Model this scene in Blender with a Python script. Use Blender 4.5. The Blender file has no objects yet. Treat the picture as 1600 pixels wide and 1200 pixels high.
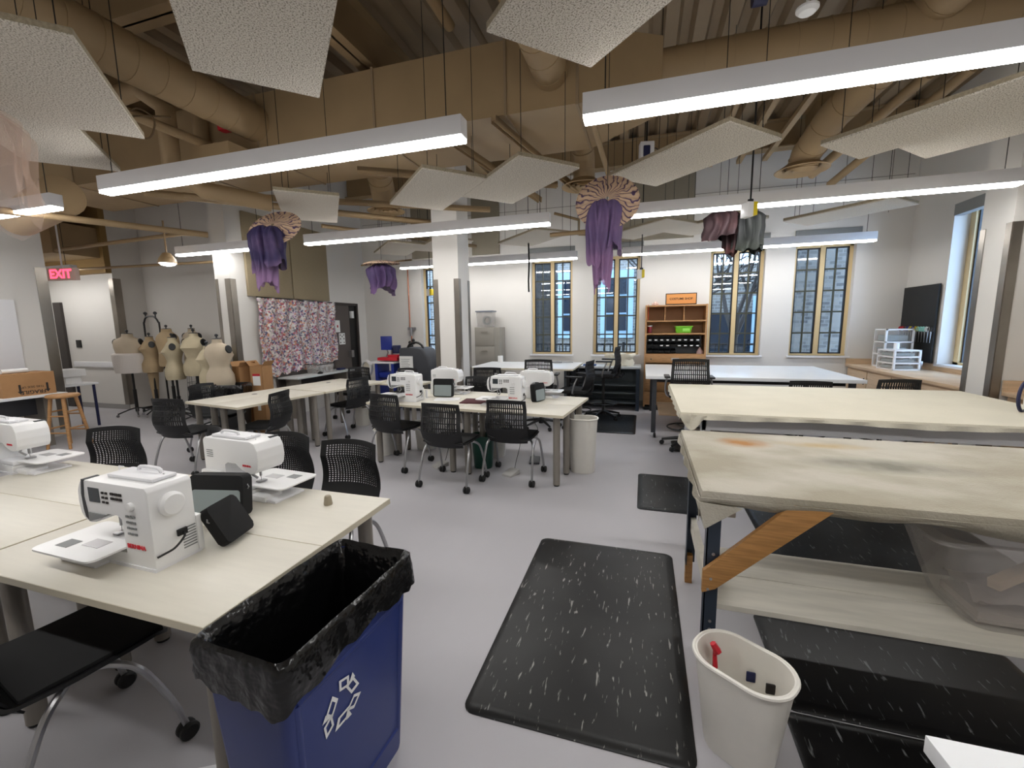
import bpy, bmesh, math, random
from mathutils import Vector, Matrix, noise
S = bpy.context.scene
C = S.collection
PI = math.pi
random.seed(7)
# ------------------------------------------------------------------ camera, world, exposure
cam = bpy.data.objects.new('camera', bpy.data.cameras.new('camera'))
C.objects.link(cam); S.camera = cam
YAW, PITCH, ROLL = math.radians(17.04), math.radians(7.92), math.radians(0.83)
cam.data.sensor_width = 36.0
cam.data.lens = 667.9 / 1600 * 36.0
cam.data.clip_start = 0.02
f_ = Vector((-math.sin(YAW)*math.cos(PITCH), math.cos(YAW)*math.cos(PITCH), -math.sin(PITCH)))
r_ = Vector((math.cos(YAW), math.sin(YAW), 0))
d_ = f_.cross(r_)
r2 = r_*math.cos(ROLL) + d_*math.sin(ROLL); d2 = -r_*math.sin(ROLL) + d_*math.cos(ROLL)
m = Matrix.Identity(4)
for i in range(3):
    m[i][0] = r2[i]; m[i][1] = -d2[i]; m[i][2] = -f_[i]
m[2][3] = 1.61
cam.matrix_world = m

W = bpy.data.worlds.new('world'); S.world = W; W.use_nodes = True
bg = W.node_tree.nodes['Background']
bg.inputs[0].default_value = (0.55, 0.74, 1.0, 1); bg.inputs[1].default_value = 4.0
S.view_settings.view_transform = 'Standard'; S.view_settings.look = 'None'
S.view_settings.gamma = 1; S.view_settings.use_curve_mapping = False
S.view_settings.exposure = 1.12
try:
    S.cycles.max_bounces = 8; S.cycles.diffuse_bounces = 5; S.cycles.use_denoising = True
    S.cycles.caustics_reflective = False; S.cycles.caustics_refractive = False
    S.cycles.sample_clamp_indirect = 4
except Exception: pass
LIGHT_E = 15.0

# ------------------------------------------------------------------ materials
def srgb(r, g, b):
    f = lambda c: (c/255/12.92 if c/255 <= .04045 else ((c/255+.055)/1.055)**2.4)
    return (f(r), f(g), f(b), 1)
def mat(name, col, rough=.5, metal=0, emit=None, es=0, alpha=1, trans=0, var=0, scale=6, bump=0, bscale=80, col2=None, stretch=None, spec=.5, contrast=None):
    M = bpy.data.materials.new(name); M.use_nodes = True
    N = M.node_tree.nodes; L = M.node_tree.links; P = N['Principled BSDF']
    P.inputs['Base Color'].default_value = col; P.inputs['Roughness'].default_value = rough
    P.inputs['Metallic'].default_value = metal; P.inputs['Alpha'].default_value = alpha
    P.inputs['Transmission Weight'].default_value = trans
    P.inputs['Specular IOR Level'].default_value = spec
    if emit: P.inputs['Emission Color'].default_value = emit; P.inputs['Emission Strength'].default_value = es
    if var or col2:
        tc = N.new('ShaderNodeTexCoord'); mp = N.new('ShaderNodeMapping'); L.new(tc.outputs['Object'], mp.inputs[0])
        if stretch: mp.inputs['Scale'].default_value = stretch
        nz = N.new('ShaderNodeTexNoise'); nz.inputs['Scale'].default_value = scale; nz.inputs['Detail'].default_value = 6
        L.new(mp.outputs[0], nz.inputs['Vector'])
        rp = N.new('ShaderNodeValToRGB'); L.new(nz.outputs['Fac'], rp.inputs[0])
        lo, hi = contrast or (.35, .65)
        rp.color_ramp.elements[0].position = lo; rp.color_ramp.elements[1].position = hi
        c2 = col2 or tuple(c*(1-var) for c in col[:3])+(1,)
        rp.color_ramp.elements[0].color = c2; rp.color_ramp.elements[1].color = col
        L.new(rp.outputs[0], P.inputs['Base Color'])
    if bump:
        tc = N.new('ShaderNodeTexCoord'); nz = N.new('ShaderNodeTexNoise'); nz.inputs['Scale'].default_value = bscale
        L.new(tc.outputs['Object'], nz.inputs['Vector'])
        bp = N.new('ShaderNodeBump'); bp.inputs['Strength'].default_value = bump; bp.inputs['Distance'].default_value = .01
        L.new(nz.outputs['Fac'], bp.inputs['Height']); L.new(bp.outputs[0], P.inputs['Normal'])
    return M
wall_m = mat('white wall paint', srgb(214, 211, 206), .6, var=.03, scale=1.5)
floor_m = mat('grey vinyl floor', srgb(176, 174, 178), .42, var=.08, scale=1.3, stretch=(1, .35, 1), spec=.35)
tan = mat('tan ceiling paint', srgb(156, 132, 98), .6, var=.08, scale=3)
tan_deck = mat('tan metal deck', srgb(144, 124, 98), .6, var=.1, scale=2)
tan_dark = mat('dark tan recess', srgb(96, 76, 50), .7)
taupe = mat('taupe acoustic panel', srgb(140, 132, 116), .9, bump=.3, bscale=200, var=.06, scale=30, stretch=(1, 1, 8))
taupe_in = mat('brown acoustic panel', srgb(152, 138, 112), .9, bump=.3, bscale=200, var=.1, scale=20, stretch=(1, 1, 10))
white_p = mat('white plastic', srgb(232, 232, 232), .3)
white_m = mat('white enamel', srgb(225, 225, 228), .4)
bin_w = mat('white bin plastic', srgb(222, 219, 211), .4, var=.05, scale=8)
silver = mat('silver tube', srgb(170, 170, 172), .3, .9)
steel = mat('brushed stainless', srgb(150, 143, 134), .3, .95, var=.25, scale=3, stretch=(1, 1, .6))
grey_leg = mat('warm grey powder coat', srgb(140, 134, 126), .45, .4)
black = mat('black plastic', srgb(14, 14, 15), .45)
black_mesh = mat('black mesh', srgb(15, 15, 17), .6)
black_fab = mat('black seat fabric', srgb(10, 10, 12), .85)
rubber = mat('black rubber', srgb(10, 10, 11), .6)
dark_grey = mat('dark grey metal', srgb(62, 64, 68), .5, .3)
lam = mat('cream laminate', srgb(212, 207, 194), .4, var=.05, scale=5, stretch=(1, 9, 1), contrast=(.3, .7))
lam_edge = mat('cream edge band', srgb(205, 197, 176), .45)
white_lam = mat('white laminate', srgb(226, 228, 230), .3, var=.04, scale=4)
door_m = mat('dark brown door', srgb(84, 77, 74), .5)
door_f = mat('dark brown frame', srgb(58, 52, 50), .5)
wood_l = mat('light oak', srgb(206, 178, 146), .45, var=.18, scale=4, stretch=(1, 1, 12))
wood_o = mat('orange pine', srgb(186, 140, 92), .5, var=.25, scale=5, stretch=(2, 2, 14))
wood_brace = mat('golden fir', srgb(184, 134, 78), .5, var=.3, scale=8, stretch=(1, 14, 14))
frame_m = mat('pale yellow window frame', srgb(206, 184, 140), .5)
sash_m = mat('black window sash', srgb(24, 26, 32), .4)
muntin_m = mat('olive muntin', srgb(62, 62, 46), .5)
canvas = mat('cream canvas', srgb(216, 210, 192), .9, bump=.3, bscale=60, var=.05, scale=3)
dress = mat('cream linen', srgb(186, 174, 146), .85, var=.12, scale=4, bump=.15, bscale=150)
dress2 = mat('tan linen', srgb(180, 158, 124), .85, var=.14, scale=4, bump=.15, bscale=150)
dress3 = mat('pink cream linen', srgb(192, 178, 156), .85, var=.1, scale=4, bump=.15, bscale=150)
wrap_m = mat('white muslin wrap', srgb(212, 206, 200), .9, bump=.3, bscale=40)
card = mat('brown cardboard', srgb(168, 126, 84), .8, var=.08, scale=8)
blue_bin = mat('blue recycling plastic', srgb(38, 54, 116), .4, var=.05, scale=6)
bag = mat('black bin liner', srgb(9, 9, 10), .2, bump=.9, bscale=22, spec=.5)
grey_case = mat('grey felt', srgb(140, 150, 150), .8)
clear = mat('clear plastic', srgb(205, 200, 196), .15, alpha=.26)
slate = mat('slate blue steel', srgb(52, 62, 76), .4, .4)
red_m = mat('red', srgb(190, 20, 40), .5)
yellow = mat('yellow plastic', srgb(225, 200, 20), .4)
lime = mat('lime plastic', srgb(120, 200, 40), .4)
blue_m = mat('royal blue', srgb(30, 50, 140), .4)
navy = mat('navy', srgb(24, 30, 70), .5)
green_d = mat('dark green plastic', srgb(14, 62, 50), .4)
paper = mat('white paper', srgb(230, 230, 228), .8)
copper = mat('copper pipe', srgb(176, 116, 92), .35, .8)
screen_m = mat('dark screen', srgb(60, 66, 70), .2)
grille_m = mat('grey grille', srgb(128, 130, 130), .5)
ink = mat('dark ink', srgb(30, 24, 22), .7)
red_ink = mat('red lettering', srgb(205, 30, 50), .5)
cable_m = mat('dark cable', srgb(12, 12, 14), .5)
def emis(name, col, s):
    M = bpy.data.materials.new(name); M.use_nodes = True
    N = M.node_tree.nodes; N.clear(); o = N.new('ShaderNodeOutputMaterial'); e = N.new('ShaderNodeEmission')
    e.inputs[0].default_value = col; e.inputs[1].default_value = s; M.node_tree.links.new(e.outputs[0], o.inputs[0]); return M
glow = emis('led diffuser', (1, .985, .965, 1), LIGHT_E)
exit_glow = emis('red exit letters', (1, .03, .06, 1), 3.0)
exit_back = mat('exit sign face', srgb(225, 200, 190), .5)
glow_soft = emis('round lamp', (1, .97, .93, 1), 3)
# glass: thin transparent pane with a clear reflection
glass = bpy.data.materials.new('window glass'); glass.use_nodes = True
N = glass.node_tree.nodes; L = glass.node_tree.links; N.clear()
o = N.new('ShaderNodeOutputMaterial'); mx = N.new('ShaderNodeMixShader'); t = N.new('ShaderNodeBsdfTransparent'); g = N.new('ShaderNodeBsdfGlossy')
g.inputs['Roughness'].default_value = .01; lw = N.new('ShaderNodeLayerWeight'); lw.inputs[0].default_value = .5; pw = N.new('ShaderNodeMath'); pw.operation = 'POWER'; pw.inputs[1].default_value = 4
L.new(lw.outputs['Facing'], pw.inputs[0]); fr = N.new('ShaderNodeMath'); fr.operation = 'MULTIPLY_ADD'; fr.inputs[1].default_value = .5; fr.inputs[2].default_value = .045; L.new(pw.outputs[0], fr.inputs[0])
t.inputs[0].default_value = (.9, .95, 1, 1)
L.new(fr.outputs[0], mx.inputs[0]); L.new(t.outputs[0], mx.inputs[1]); L.new(g.outputs[0], mx.inputs[2]); L.new(mx.outputs[0], o.inputs[0])
# wood-fibre acoustic tile
tile_m = mat('speckled wood fibre board', srgb(205, 198, 186), .95, col2=srgb(128, 120, 106), scale=130, contrast=(.36, .52), bump=.5, bscale=160)
tile_e = mat('wood fibre board edge', srgb(150, 138, 116), .95, var=.3, scale=60)
# anti-fatigue mat with pale streaks
def streak_mat(name, base, streak, ang):
    M = bpy.data.materials.new(name); M.use_nodes = True
    N = M.node_tree.nodes; L = M.node_tree.links; P = N['Principled BSDF']
    tc = N.new('ShaderNodeTexCoord'); mp = N.new('ShaderNodeMapping'); L.new(tc.outputs['Object'], mp.inputs[0])
    mp.inputs['Rotation'].default_value = (0, 0, ang); mp.inputs['Scale'].default_value = (1, .16, 1)
    n1 = N.new('ShaderNodeTexNoise'); n1.inputs['Scale'].default_value = 62; n1.inputs['Detail'].default_value = 3; n1.inputs['Distortion'].default_value = .4
    L.new(mp.outputs[0], n1.inputs['Vector'])
    r = N.new('ShaderNodeValToRGB'); r.color_ramp.elements[0].position = .64; r.color_ramp.elements[1].position = .70
    r.color_ramp.elements[0].color = (0, 0, 0, 1); r.color_ramp.elements[1].color = (1, 1, 1, 1); L.new(n1.outputs['Fac'], r.inputs[0])
    n2 = N.new('ShaderNodeTexNoise'); n2.inputs['Scale'].default_value = 2.2; L.new(tc.outputs['Object'], n2.inputs['Vector'])
    r2 = N.new('ShaderNodeValToRGB'); r2.color_ramp.elements[0].position = .45; r2.color_ramp.elements[1].position = .75
    r2.color_ramp.elements[0].color = base; r2.color_ramp.elements[1].color = tuple(c*2.2 for c in base[:3])+(1,); L.new(n2.outputs['Fac'], r2.inputs[0])
    mx = N.new('ShaderNodeMix'); mx.data_type = 'RGBA'; L.new(r.outputs[0], mx.inputs[0]); L.new(r2.outputs[0], mx.inputs[6]); mx.inputs[7].default_value = streak
    L.new(mx.outputs[2], P.inputs['Base Color']); P.inputs['Roughness'].default_value = .36; P.inputs['Specular IOR Level'].default_value = .3
    return M
mat_k = streak_mat('shade-darkened marbled mat', srgb(10, 10, 11), srgb(112, 114, 116), 0)  # mats under the felt table: shade is put into the darker base colour
mat_y = streak_mat('black marbled mat', srgb(26, 26, 26), srgb(140, 138, 134), 0)
mat_x = streak_mat('black marbled mat crosswise', srgb(24, 26, 28), srgb(100, 102, 104), PI/2)
# felt table cover: cream with faint stains of its own
felt = mat('worn felt cover', srgb(184, 179, 166), .95, col2=srgb(158, 151, 134), scale=2.6, stretch=(.8, 1.2, 1), contrast=(.38, .62), bump=.4, bscale=90)
def add_stain(M, loc, col, r):
    N = M.node_tree.nodes; L = M.node_tree.links; P = N['Principled BSDF']
    src = P.inputs['Base Color'].links[0].from_socket
    tc = N.new('ShaderNodeTexCoord'); vm = N.new('ShaderNodeMapping'); L.new(tc.outputs['Object'], vm.inputs[0])
    vm.vector_type = 'POINT'; vm.inputs['Scale'].default_value = (1/r[0], 1/r[1], 0)
    vm.inputs['Location'].default_value = (-loc[0]/r[0], -loc[1]/r[1], 0)
    g = N.new('ShaderNodeTexGradient'); g.gradient_type = 'SPHERICAL'; L.new(vm.outputs[0], g.inputs[0])
    nz = N.new('ShaderNodeTexNoise'); nz.inputs['Scale'].default_value = 9; L.new(tc.outputs['Object'], nz.inputs['Vector'])
    mu = N.new('ShaderNodeMath'); mu.operation = 'MULTIPLY'; L.new(g.outputs[1], mu.inputs[0]); L.new(nz.outputs['Fac'], mu.inputs[1]); mu.use_clamp = True
    m2 = N.new('ShaderNodeMath'); m2.operation = 'MULTIPLY'; m2.inputs[1].default_value = 2.2; m2.use_clamp = True; L.new(mu.outputs[0], m2.inputs[0])
    mx = N.new('ShaderNodeMix'); mx.data_type = 'RGBA'; L.new(m2.outputs[0], mx.inputs[0]); L.new(src, mx.inputs[6]); mx.inputs[7].default_value = col
    L.new(mx.outputs[2], P.inputs['Base Color'])
add_stain(felt, (.58, 2.74), srgb(166, 118, 66), (.17, .13))
add_stain(felt, (1.0, 2.78), srgb(176, 156, 120), (.3, .08))
add_stain(felt, (1.15, 2.45), srgb(128, 126, 114), (.42, .14))
painted = mat('white painted shelf board', srgb(220, 215, 202), .6, var=.16, scale=3, stretch=(1, 7, 1))
def brick_mat(name, c1, c2, mortar, sc=4):
    M = bpy.data.materials.new(name); M.use_nodes = True
    N = M.node_tree.nodes; L = M.node_tree.links; P = N['Principled BSDF']
    tc = N.new('ShaderNodeTexCoord'); sp = N.new('ShaderNodeSeparateXYZ'); cb = N.new('ShaderNodeCombineXYZ')
    L.new(tc.outputs['Object'], sp.inputs[0]); ad = N.new('ShaderNodeMath'); L.new(sp.outputs[0], ad.inputs[0]); L.new(sp.outputs[1], ad.inputs[1])
    L.new(ad.outputs[0], cb.inputs[0]); L.new(sp.outputs[2], cb.inputs[1])
    b = N.new('ShaderNodeTexBrick'); b.inputs['Scale'].default_value = sc; b.inputs['Color1'].default_value = c1; b.inputs['Color2'].default_value = c2
    b.inputs['Mortar'].default_value = mortar; b.inputs['Mortar Size'].default_value = .03; b.inputs['Bias'].default_value = -.2
    L.new(cb.outputs[0], b.inputs['Vector']); L.new(b.outputs['Color'], P.inputs['Base Color']); P.inputs['Roughness'].default_value = .9
    return M
brick = brick_mat('grey brown brick', srgb(150, 140, 128), srgb(94, 90, 88), srgb(165, 160, 152), 2.6)
brick_w = brick_mat('darker grey brick', srgb(124, 116, 106), srgb(62, 60, 60), srgb(118, 114, 108), 3.4)  # darker brick tone of the near wing
brick_d = brick_mat('dark brown brick', srgb(62, 56, 50), srgb(44, 40, 38), srgb(70, 66, 60), 2.6)
blue_trim = mat('pale blue painted trim', srgb(170, 196, 214), .6)
pane_d = mat('dark outside pane', srgb(40, 48, 58), .1)
bark = mat('grey bark', srgb(74, 66, 60), .9)
lawn = mat('dull lawn', srgb(80, 88, 70), .95)
# glitter curtain
sequin = bpy.data.materials.new('multicolour sequin fabric'); sequin.use_nodes = True
N = sequin.node_tree.nodes; L = sequin.node_tree.links; P = N['Principled BSDF']
tc = N.new('ShaderNodeTexCoord'); v = N.new('ShaderNodeTexVoronoi'); v.inputs['Scale'].default_value = 38; L.new(tc.outputs['Object'], v.inputs['Vector'])
h = N.new('ShaderNodeSeparateColor'); L.new(v.outputs['Color'], h.inputs[0])
r = N.new('ShaderNodeValToRGB'); L.new(h.outputs[0], r.inputs[0]); r.color_ramp.interpolation = 'CONSTANT'
cols = [(196, 190, 186), (176, 90, 104), (204, 196, 194), (88, 90, 124), (210, 204, 200), (196, 140, 110), (190, 160, 182), (216, 212, 208), (120, 118, 122)]
r.color_ramp.elements[0].color = srgb(*cols[0]); r.color_ramp.elements[1].position = 1/9; r.color_ramp.elements[1].color = srgb(*cols[1])
for i in range(2, 9):
    e = r.color_ramp.elements.new(i/9); e.color = srgb(*cols[i])
L.new(r.outputs[0], P.inputs['Base Color']); P.inputs['Roughness'].default_value = .35; P.inputs['Metallic'].default_value = .15; P.inputs['Alpha'].default_value = .93
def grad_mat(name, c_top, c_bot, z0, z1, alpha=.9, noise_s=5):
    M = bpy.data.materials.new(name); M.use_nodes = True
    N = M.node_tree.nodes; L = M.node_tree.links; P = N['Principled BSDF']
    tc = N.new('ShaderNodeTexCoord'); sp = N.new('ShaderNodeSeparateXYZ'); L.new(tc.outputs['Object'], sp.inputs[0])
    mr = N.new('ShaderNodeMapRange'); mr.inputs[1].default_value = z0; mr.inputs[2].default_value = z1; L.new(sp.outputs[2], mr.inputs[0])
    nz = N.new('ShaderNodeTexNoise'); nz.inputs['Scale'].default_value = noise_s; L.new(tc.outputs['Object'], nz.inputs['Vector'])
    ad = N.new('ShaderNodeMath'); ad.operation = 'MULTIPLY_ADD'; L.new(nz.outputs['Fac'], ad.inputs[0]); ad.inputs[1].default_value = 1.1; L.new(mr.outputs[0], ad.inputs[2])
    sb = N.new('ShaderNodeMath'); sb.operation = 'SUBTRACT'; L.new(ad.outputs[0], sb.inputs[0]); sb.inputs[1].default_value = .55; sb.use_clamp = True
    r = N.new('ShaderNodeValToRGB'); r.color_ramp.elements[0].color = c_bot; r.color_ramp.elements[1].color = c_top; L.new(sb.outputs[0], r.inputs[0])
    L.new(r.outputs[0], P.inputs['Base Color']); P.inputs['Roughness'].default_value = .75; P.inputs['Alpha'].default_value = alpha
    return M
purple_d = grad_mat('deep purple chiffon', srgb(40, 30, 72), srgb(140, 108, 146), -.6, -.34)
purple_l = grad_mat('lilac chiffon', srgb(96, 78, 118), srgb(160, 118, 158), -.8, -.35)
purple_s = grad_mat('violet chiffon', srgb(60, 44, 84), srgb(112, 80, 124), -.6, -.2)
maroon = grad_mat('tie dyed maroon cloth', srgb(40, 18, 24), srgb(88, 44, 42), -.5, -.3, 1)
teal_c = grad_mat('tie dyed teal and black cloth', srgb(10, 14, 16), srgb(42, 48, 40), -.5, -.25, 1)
tulle = mat('pale pink tulle', srgb(206, 180, 164), .9, alpha=.22)
fan_m = bpy.data.materials.new('striped pleated fan'); fan_m.use_nodes = True
N = fan_m.node_tree.nodes; L = fan_m.node_tree.links; P = N['Principled BSDF']
tc = N.new('ShaderNodeTexCoord'); gr = N.new('ShaderNodeTexGradient'); gr.gradient_type = 'RADIAL'; L.new(tc.outputs['Object'], gr.inputs[0])
mm = N.new('ShaderNodeMath'); mm.operation = 'MULTIPLY'; mm.inputs[1].default_value = 27; L.new(gr.outputs[1], mm.inputs[0])
nz = N.new('ShaderNodeTexNoise'); nz.inputs['Scale'].default_value = 7; L.new(tc.outputs['Object'], nz.inputs['Vector'])
a2 = N.new('ShaderNodeMath'); a2.operation = 'MULTIPLY_ADD'; L.new(nz.outputs['Fac'], a2.inputs[0]); a2.inputs[1].default_value = 4; L.new(mm.outputs[0], a2.inputs[2])
fr = N.new('ShaderNodeMath'); fr.operation = 'FRACT'; L.new(a2.outputs[0], fr.inputs[0])
r = N.new('ShaderNodeValToRGB'); L.new(fr.outputs[0], r.inputs[0]); r.color_ramp.elements[0].color = srgb(70, 50, 84)
r.color_ramp.elements[0].position = .16; r.color_ramp.elements[1].position = .34; r.color_ramp.elements[1].color = srgb(196, 168, 142)
L.new(r.outputs[0], P.inputs['Base Color']); P.inputs['Roughness'].default_value = .8

# ------------------------------------------------------------------ mesh helpers
def T(x=0, y=0, z=0): return Matrix.Translation((x, y, z))
def Rz(a): return Matrix.Rotation(a, 4, 'Z')
def Rx(a): return Matrix.Rotation(a, 4, 'X')
def Ry(a): return Matrix.Rotation(a, 4, 'Y')
class MB:
    def __init__(s): s.bm = bmesh.new()
    def _add(s, vs, fs, M=None):
        v = [s.bm.verts.new(M @ Vector(p) if M else Vector(p)) for p in vs]
        for f in fs:
            try: s.bm.faces.new([v[i] for i in f])
            except ValueError: pass
        return v
    def box(s, x0, x1, y0, y1, z0, z1, M=None, bev=0):
        vs = [(x, y, z) for z in (z0, z1) for y in (y0, y1) for x in (x0, x1)]
        fs = [(0, 2, 3, 1), (4, 5, 7, 6), (0, 1, 5, 4), (2, 6, 7, 3), (0, 4, 6, 2), (1, 3, 7, 5)]
        v = s._add(vs, fs, M)
        if bev:
            es = list({e for q in v for e in q.link_edges})
            bmesh.ops.bevel(s.bm, geom=es, offset=bev, segments=2, profile=.6, affect='EDGES')
        return s
    def prism(s, pts, h0, h1, axis='y', M=None, bev=0):
        # polygon extruded along an axis: pts are (a, b) in the plane normal to it
        n = len(pts)
        def P(a, b, h): return (a, h, b) if axis == 'y' else (h, a, b) if axis == 'x' else (a, b, h)
        vs = [P(a, b, h0) for a, b in pts] + [P(a, b, h1) for a, b in pts]
        fs = [tuple(range(n)), tuple(range(2*n-1, n-1, -1))] + [(i, i+n, (i+1) % n+n, (i+1) % n) for i in range(n)]
        v = s._add(vs, fs, M)
        if bev:
            es = list({e for q in v for e in q.link_edges})
            bmesh.ops.bevel(s.bm, geom=es, offset=bev, segments=2, profile=.6, affect='EDGES')
        return s
    def loft(s, rings, cap=True, M=None, closed=True):
        n = len(rings[0]); vs = [p for r in rings for p in r]; fs = []
        for k in range(len(rings)-1):
            for i in range(n if closed else n-1):
                j = (i+1) % n; fs.append((k*n+i, k*n+j, (k+1)*n+j, (k+1)*n+i))
        if cap and closed:
            fs.append(tuple(range(n-1, -1, -1))); fs.append(tuple(range((len(rings)-1)*n, len(rings)*n)))
        s._add(vs, fs, M); return s
    def cyl(s, x, y, z0, z1, r0, r1=None, n=20, M=None, cap=True):
        r1 = r0 if r1 is None else r1
        rr = [[(x+r*math.cos(2*PI*i/n), y+r*math.sin(2*PI*i/n), z) for i in range(n)] for r, z in ((r0, z0), (r1, z1))]
        return s.loft(rr, cap, M)
    def lathe(s, prof, x=0, y=0, n=24, M=None, cap=True):
        rr = [[(x+r*math.cos(2*PI*i/n), y+r*math.sin(2*PI*i/n), z) for i in range(n)] for r, z in prof]
        return s.loft(rr, cap, M)
    def ball(s, c, r, n=12, sz=1, M=None):
        k = n//2+1
        return s.lathe([(max(r*math.sin(PI*i/k), .0004), c[2]-r*sz*math.cos(PI*i/k)) for i in range(k+1)], c[0], c[1], n, M)
    def tube(s, pts, r, n=8, M=None, cap=True, closed=False):
        P = [Vector(p) for p in pts]; rings = []; up = None
        for i, p in enumerate(P):
            if closed: d = P[(i+1) % len(P)]-P[i-1]
            else: d = (P[min(i+1, len(P)-1)]-P[max(i-1, 0)])
            d.normalize()
            if up is None: up = Vector((0, 0, 1)) if abs(d.z) < .9 else Vector((1, 0, 0))
            a = d.cross(up).normalized(); up = a.cross(d).normalized()
            rr = r[i] if isinstance(r, (list, tuple)) else r
            rings.append([tuple(p+a*rr*math.cos(2*PI*k/n)+up*rr*math.sin(2*PI*k/n)) for k in range(n)])
        if closed: rings.append(rings[0])
        return s.loft(rings, cap and not closed, M)
    def grid(s, fn, nu, nv, M=None, skip=None):
        vs = [fn(i/nu, j/nv) for j in range(nv+1) for i in range(nu+1)]
        fs = [(j*(nu+1)+i, j*(nu+1)+i+1, (j+1)*(nu+1)+i+1, (j+1)*(nu+1)+i) for j in range(nv) for i in range(nu) if not (skip and skip(i, j))]
        s._add(vs, fs, M); return s
    def build(s, name, m, parent=None, smooth=True, solid=0):
        if solid:
            bmesh.ops.recalc_face_normals(s.bm, faces=s.bm.faces)
            bmesh.ops.solidify(s.bm, geom=s.bm.faces[:], thickness=solid)
        bmesh.ops.recalc_face_normals(s.bm, faces=s.bm.faces)
        loose = [v for v in s.bm.verts if not v.link_faces]
        if loose: bmesh.ops.delete(s.bm, geom=loose, context='VERTS')
        me = bpy.data.meshes.new(name); s.bm.to_mesh(me); s.bm.free()
        me.materials.append(m)
        if smooth:
            me.polygons.foreach_set('use_smooth', [True]*len(me.polygons))
            try: me.set_sharp_from_angle(angle=math.radians(38))
            except Exception: pass
        o = bpy.data.objects.new(name, me); C.objects.link(o)
        if parent is not None: o.parent = parent
        return o
def smooth_path(pts, k=6):
    P = [Vector(p) for p in pts]; out = []
    for i in range(len(P)-1):
        p0 = P[max(i-1, 0)]; p1 = P[i]; p2 = P[i+1]; p3 = P[min(i+2, len(P)-1)]
        for j in range(k):
            t = j/k
            out.append(.5*((2*p1)+(-p0+p2)*t+(2*p0-5*p1+4*p2-p3)*t*t+(-p0+3*p1-3*p2+p3)*t**3))
    out.append(P[-1]); return [tuple(p) for p in out]
def tag(o, label, cat, group=None, kind=None):
    o['label'] = label; o['category'] = cat
    if group: o['group'] = group
    if kind: o['kind'] = kind
    return o
def thing(name, label, cat, loc=(0, 0, 0), rz=0, group=None):
    o = bpy.data.objects.new(name, None); o.empty_display_size = .1; C.objects.link(o)
    o.location = loc; o.rotation_euler = (0, 0, rz); return tag(o, label, cat, group)
def struct(o, label=None):
    o['kind'] = 'structure'
    if label: o['label'] = label
    return o
def children(o): return [c for c in C.objects if c.parent == o]
def copy_tree(o, parent=None):
    c = o.copy(); C.objects.link(c)
    if parent is not None: c.parent = parent
    for ch in children(o): copy_tree(ch, c)
    return c
def place(o, loc, rz, label, group=None):
    c = copy_tree(o); c.location = loc; c.rotation_euler = (0, 0, rz); c['label'] = label
    if group: c['group'] = group
    return c
def lettering(txt, size, m, parent, loc, rot, name='lettering', sx=1, bold=0.0, align='CENTER'):
    cu = bpy.data.curves.new(name, 'FONT'); cu.body = txt; cu.size = size; cu.extrude = .0008; cu.offset = bold
    cu.align_x = align; cu.align_y = 'CENTER'; cu.materials.append(m)
    tmp = bpy.data.objects.new('tmp_text', cu); C.objects.link(tmp); bpy.context.view_layer.update()
    me = bpy.data.meshes.new_from_object(tmp.evaluated_get(bpy.context.evaluated_depsgraph_get()))
    bpy.data.objects.remove(tmp); me.name = name
    if not me.materials: me.materials.append(m)
    o = bpy.data.objects.new(name, me); C.objects.link(o); o.parent = parent
    o.location = loc; o.rotation_euler = rot; o.scale = (sx, 1, 1); return o
def rrect(w, d, r, n=5, cx=0, cy=0):
    out = []
    for sx, sy, a0 in ((1, 1, 0), (-1, 1, PI/2), (-1, -1, PI), (1, -1, 1.5*PI)):
        for i in range(n+1):
            a = a0+PI/2*i/n
            out.append((cx+sx*(w/2-r)+r*math.cos(a), cy+sy*(d/2-r)+r*math.sin(a)))
    return out

# ------------------------------------------------------------------ the room
XR, YB, XL, YN, ZC = 4.05, 8.6, -8.6, -3.2, 4.72
b = MB(); b.box(-12.2, XR+.3, YN-.2, YB+.3, -.1, 0); struct(b.build('floor', floor_m, smooth=False))
# corrugated deck: ribs run front to back
b = MB(); P_ = []; x = -12.2
while x < XR+.3:
    P_ += [(x, ZC+.09), (x+.04, ZC), (x+.17, ZC), (x+.21, ZC+.09)]; x += .3
P_.append((x, ZC+.09)); b.prism(P_ + [(x, ZC+.2), (-12.2, ZC+.2)], YN-.2, YB+.3, 'y')
struct(b.build('ceiling', tan_deck, smooth=False))
# back wall with five tall openings
WIN = [(-4.68, -3.84), (-2.2, -1.36), (-.95, -.08), (1.13, 2.0), (2.45, 3.32)]
Z0, Z1 = 1.0, 2.88
b = MB(); xs = [-6.45] + [v for w in WIN for v in w] + [XR+.3]
for i in range(0, len(xs), 2): b.box(xs[i], xs[i+1], YB, YB+.3, 0, ZC+.15)
for x0, x1 in WIN: b.box(x0, x1, YB, YB+.3, 0, Z0); b.box(x0, x1, YB, YB+.3, Z1, ZC+.15)
struct(b.build('wall_back', wall_m, smooth=False))
WY = (6.45, 7.64)
b = MB(); b.box(XR, XR+.3, YN, WY[0], 0, ZC+.15); b.box(XR, XR+.3, WY[1], YB, 0, ZC+.15)
b.box(XR, XR+.3, WY[0], WY[1], 0, .95); b.box(XR, XR+.3, WY[0], WY[1], 3.15, ZC+.15)
struct(b.build('wall_right', wall_m, smooth=False))
b = MB(); b.box(XL-.2, XL, YN, 4.27, 0, ZC+.15); struct(b.build('wall_left', wall_m, smooth=False))
b = MB(); b.box(XL-.2, XR+.3, YN-.2, YN, 0, ZC+.15); struct(b.build('wall_front', wall_m, smooth=False))
b = MB(); b.box(-12.2, -10, 5.95, 6.7, 0, ZC+.15); struct(b.build('wall_hallway', wall_m, smooth=False))
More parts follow.
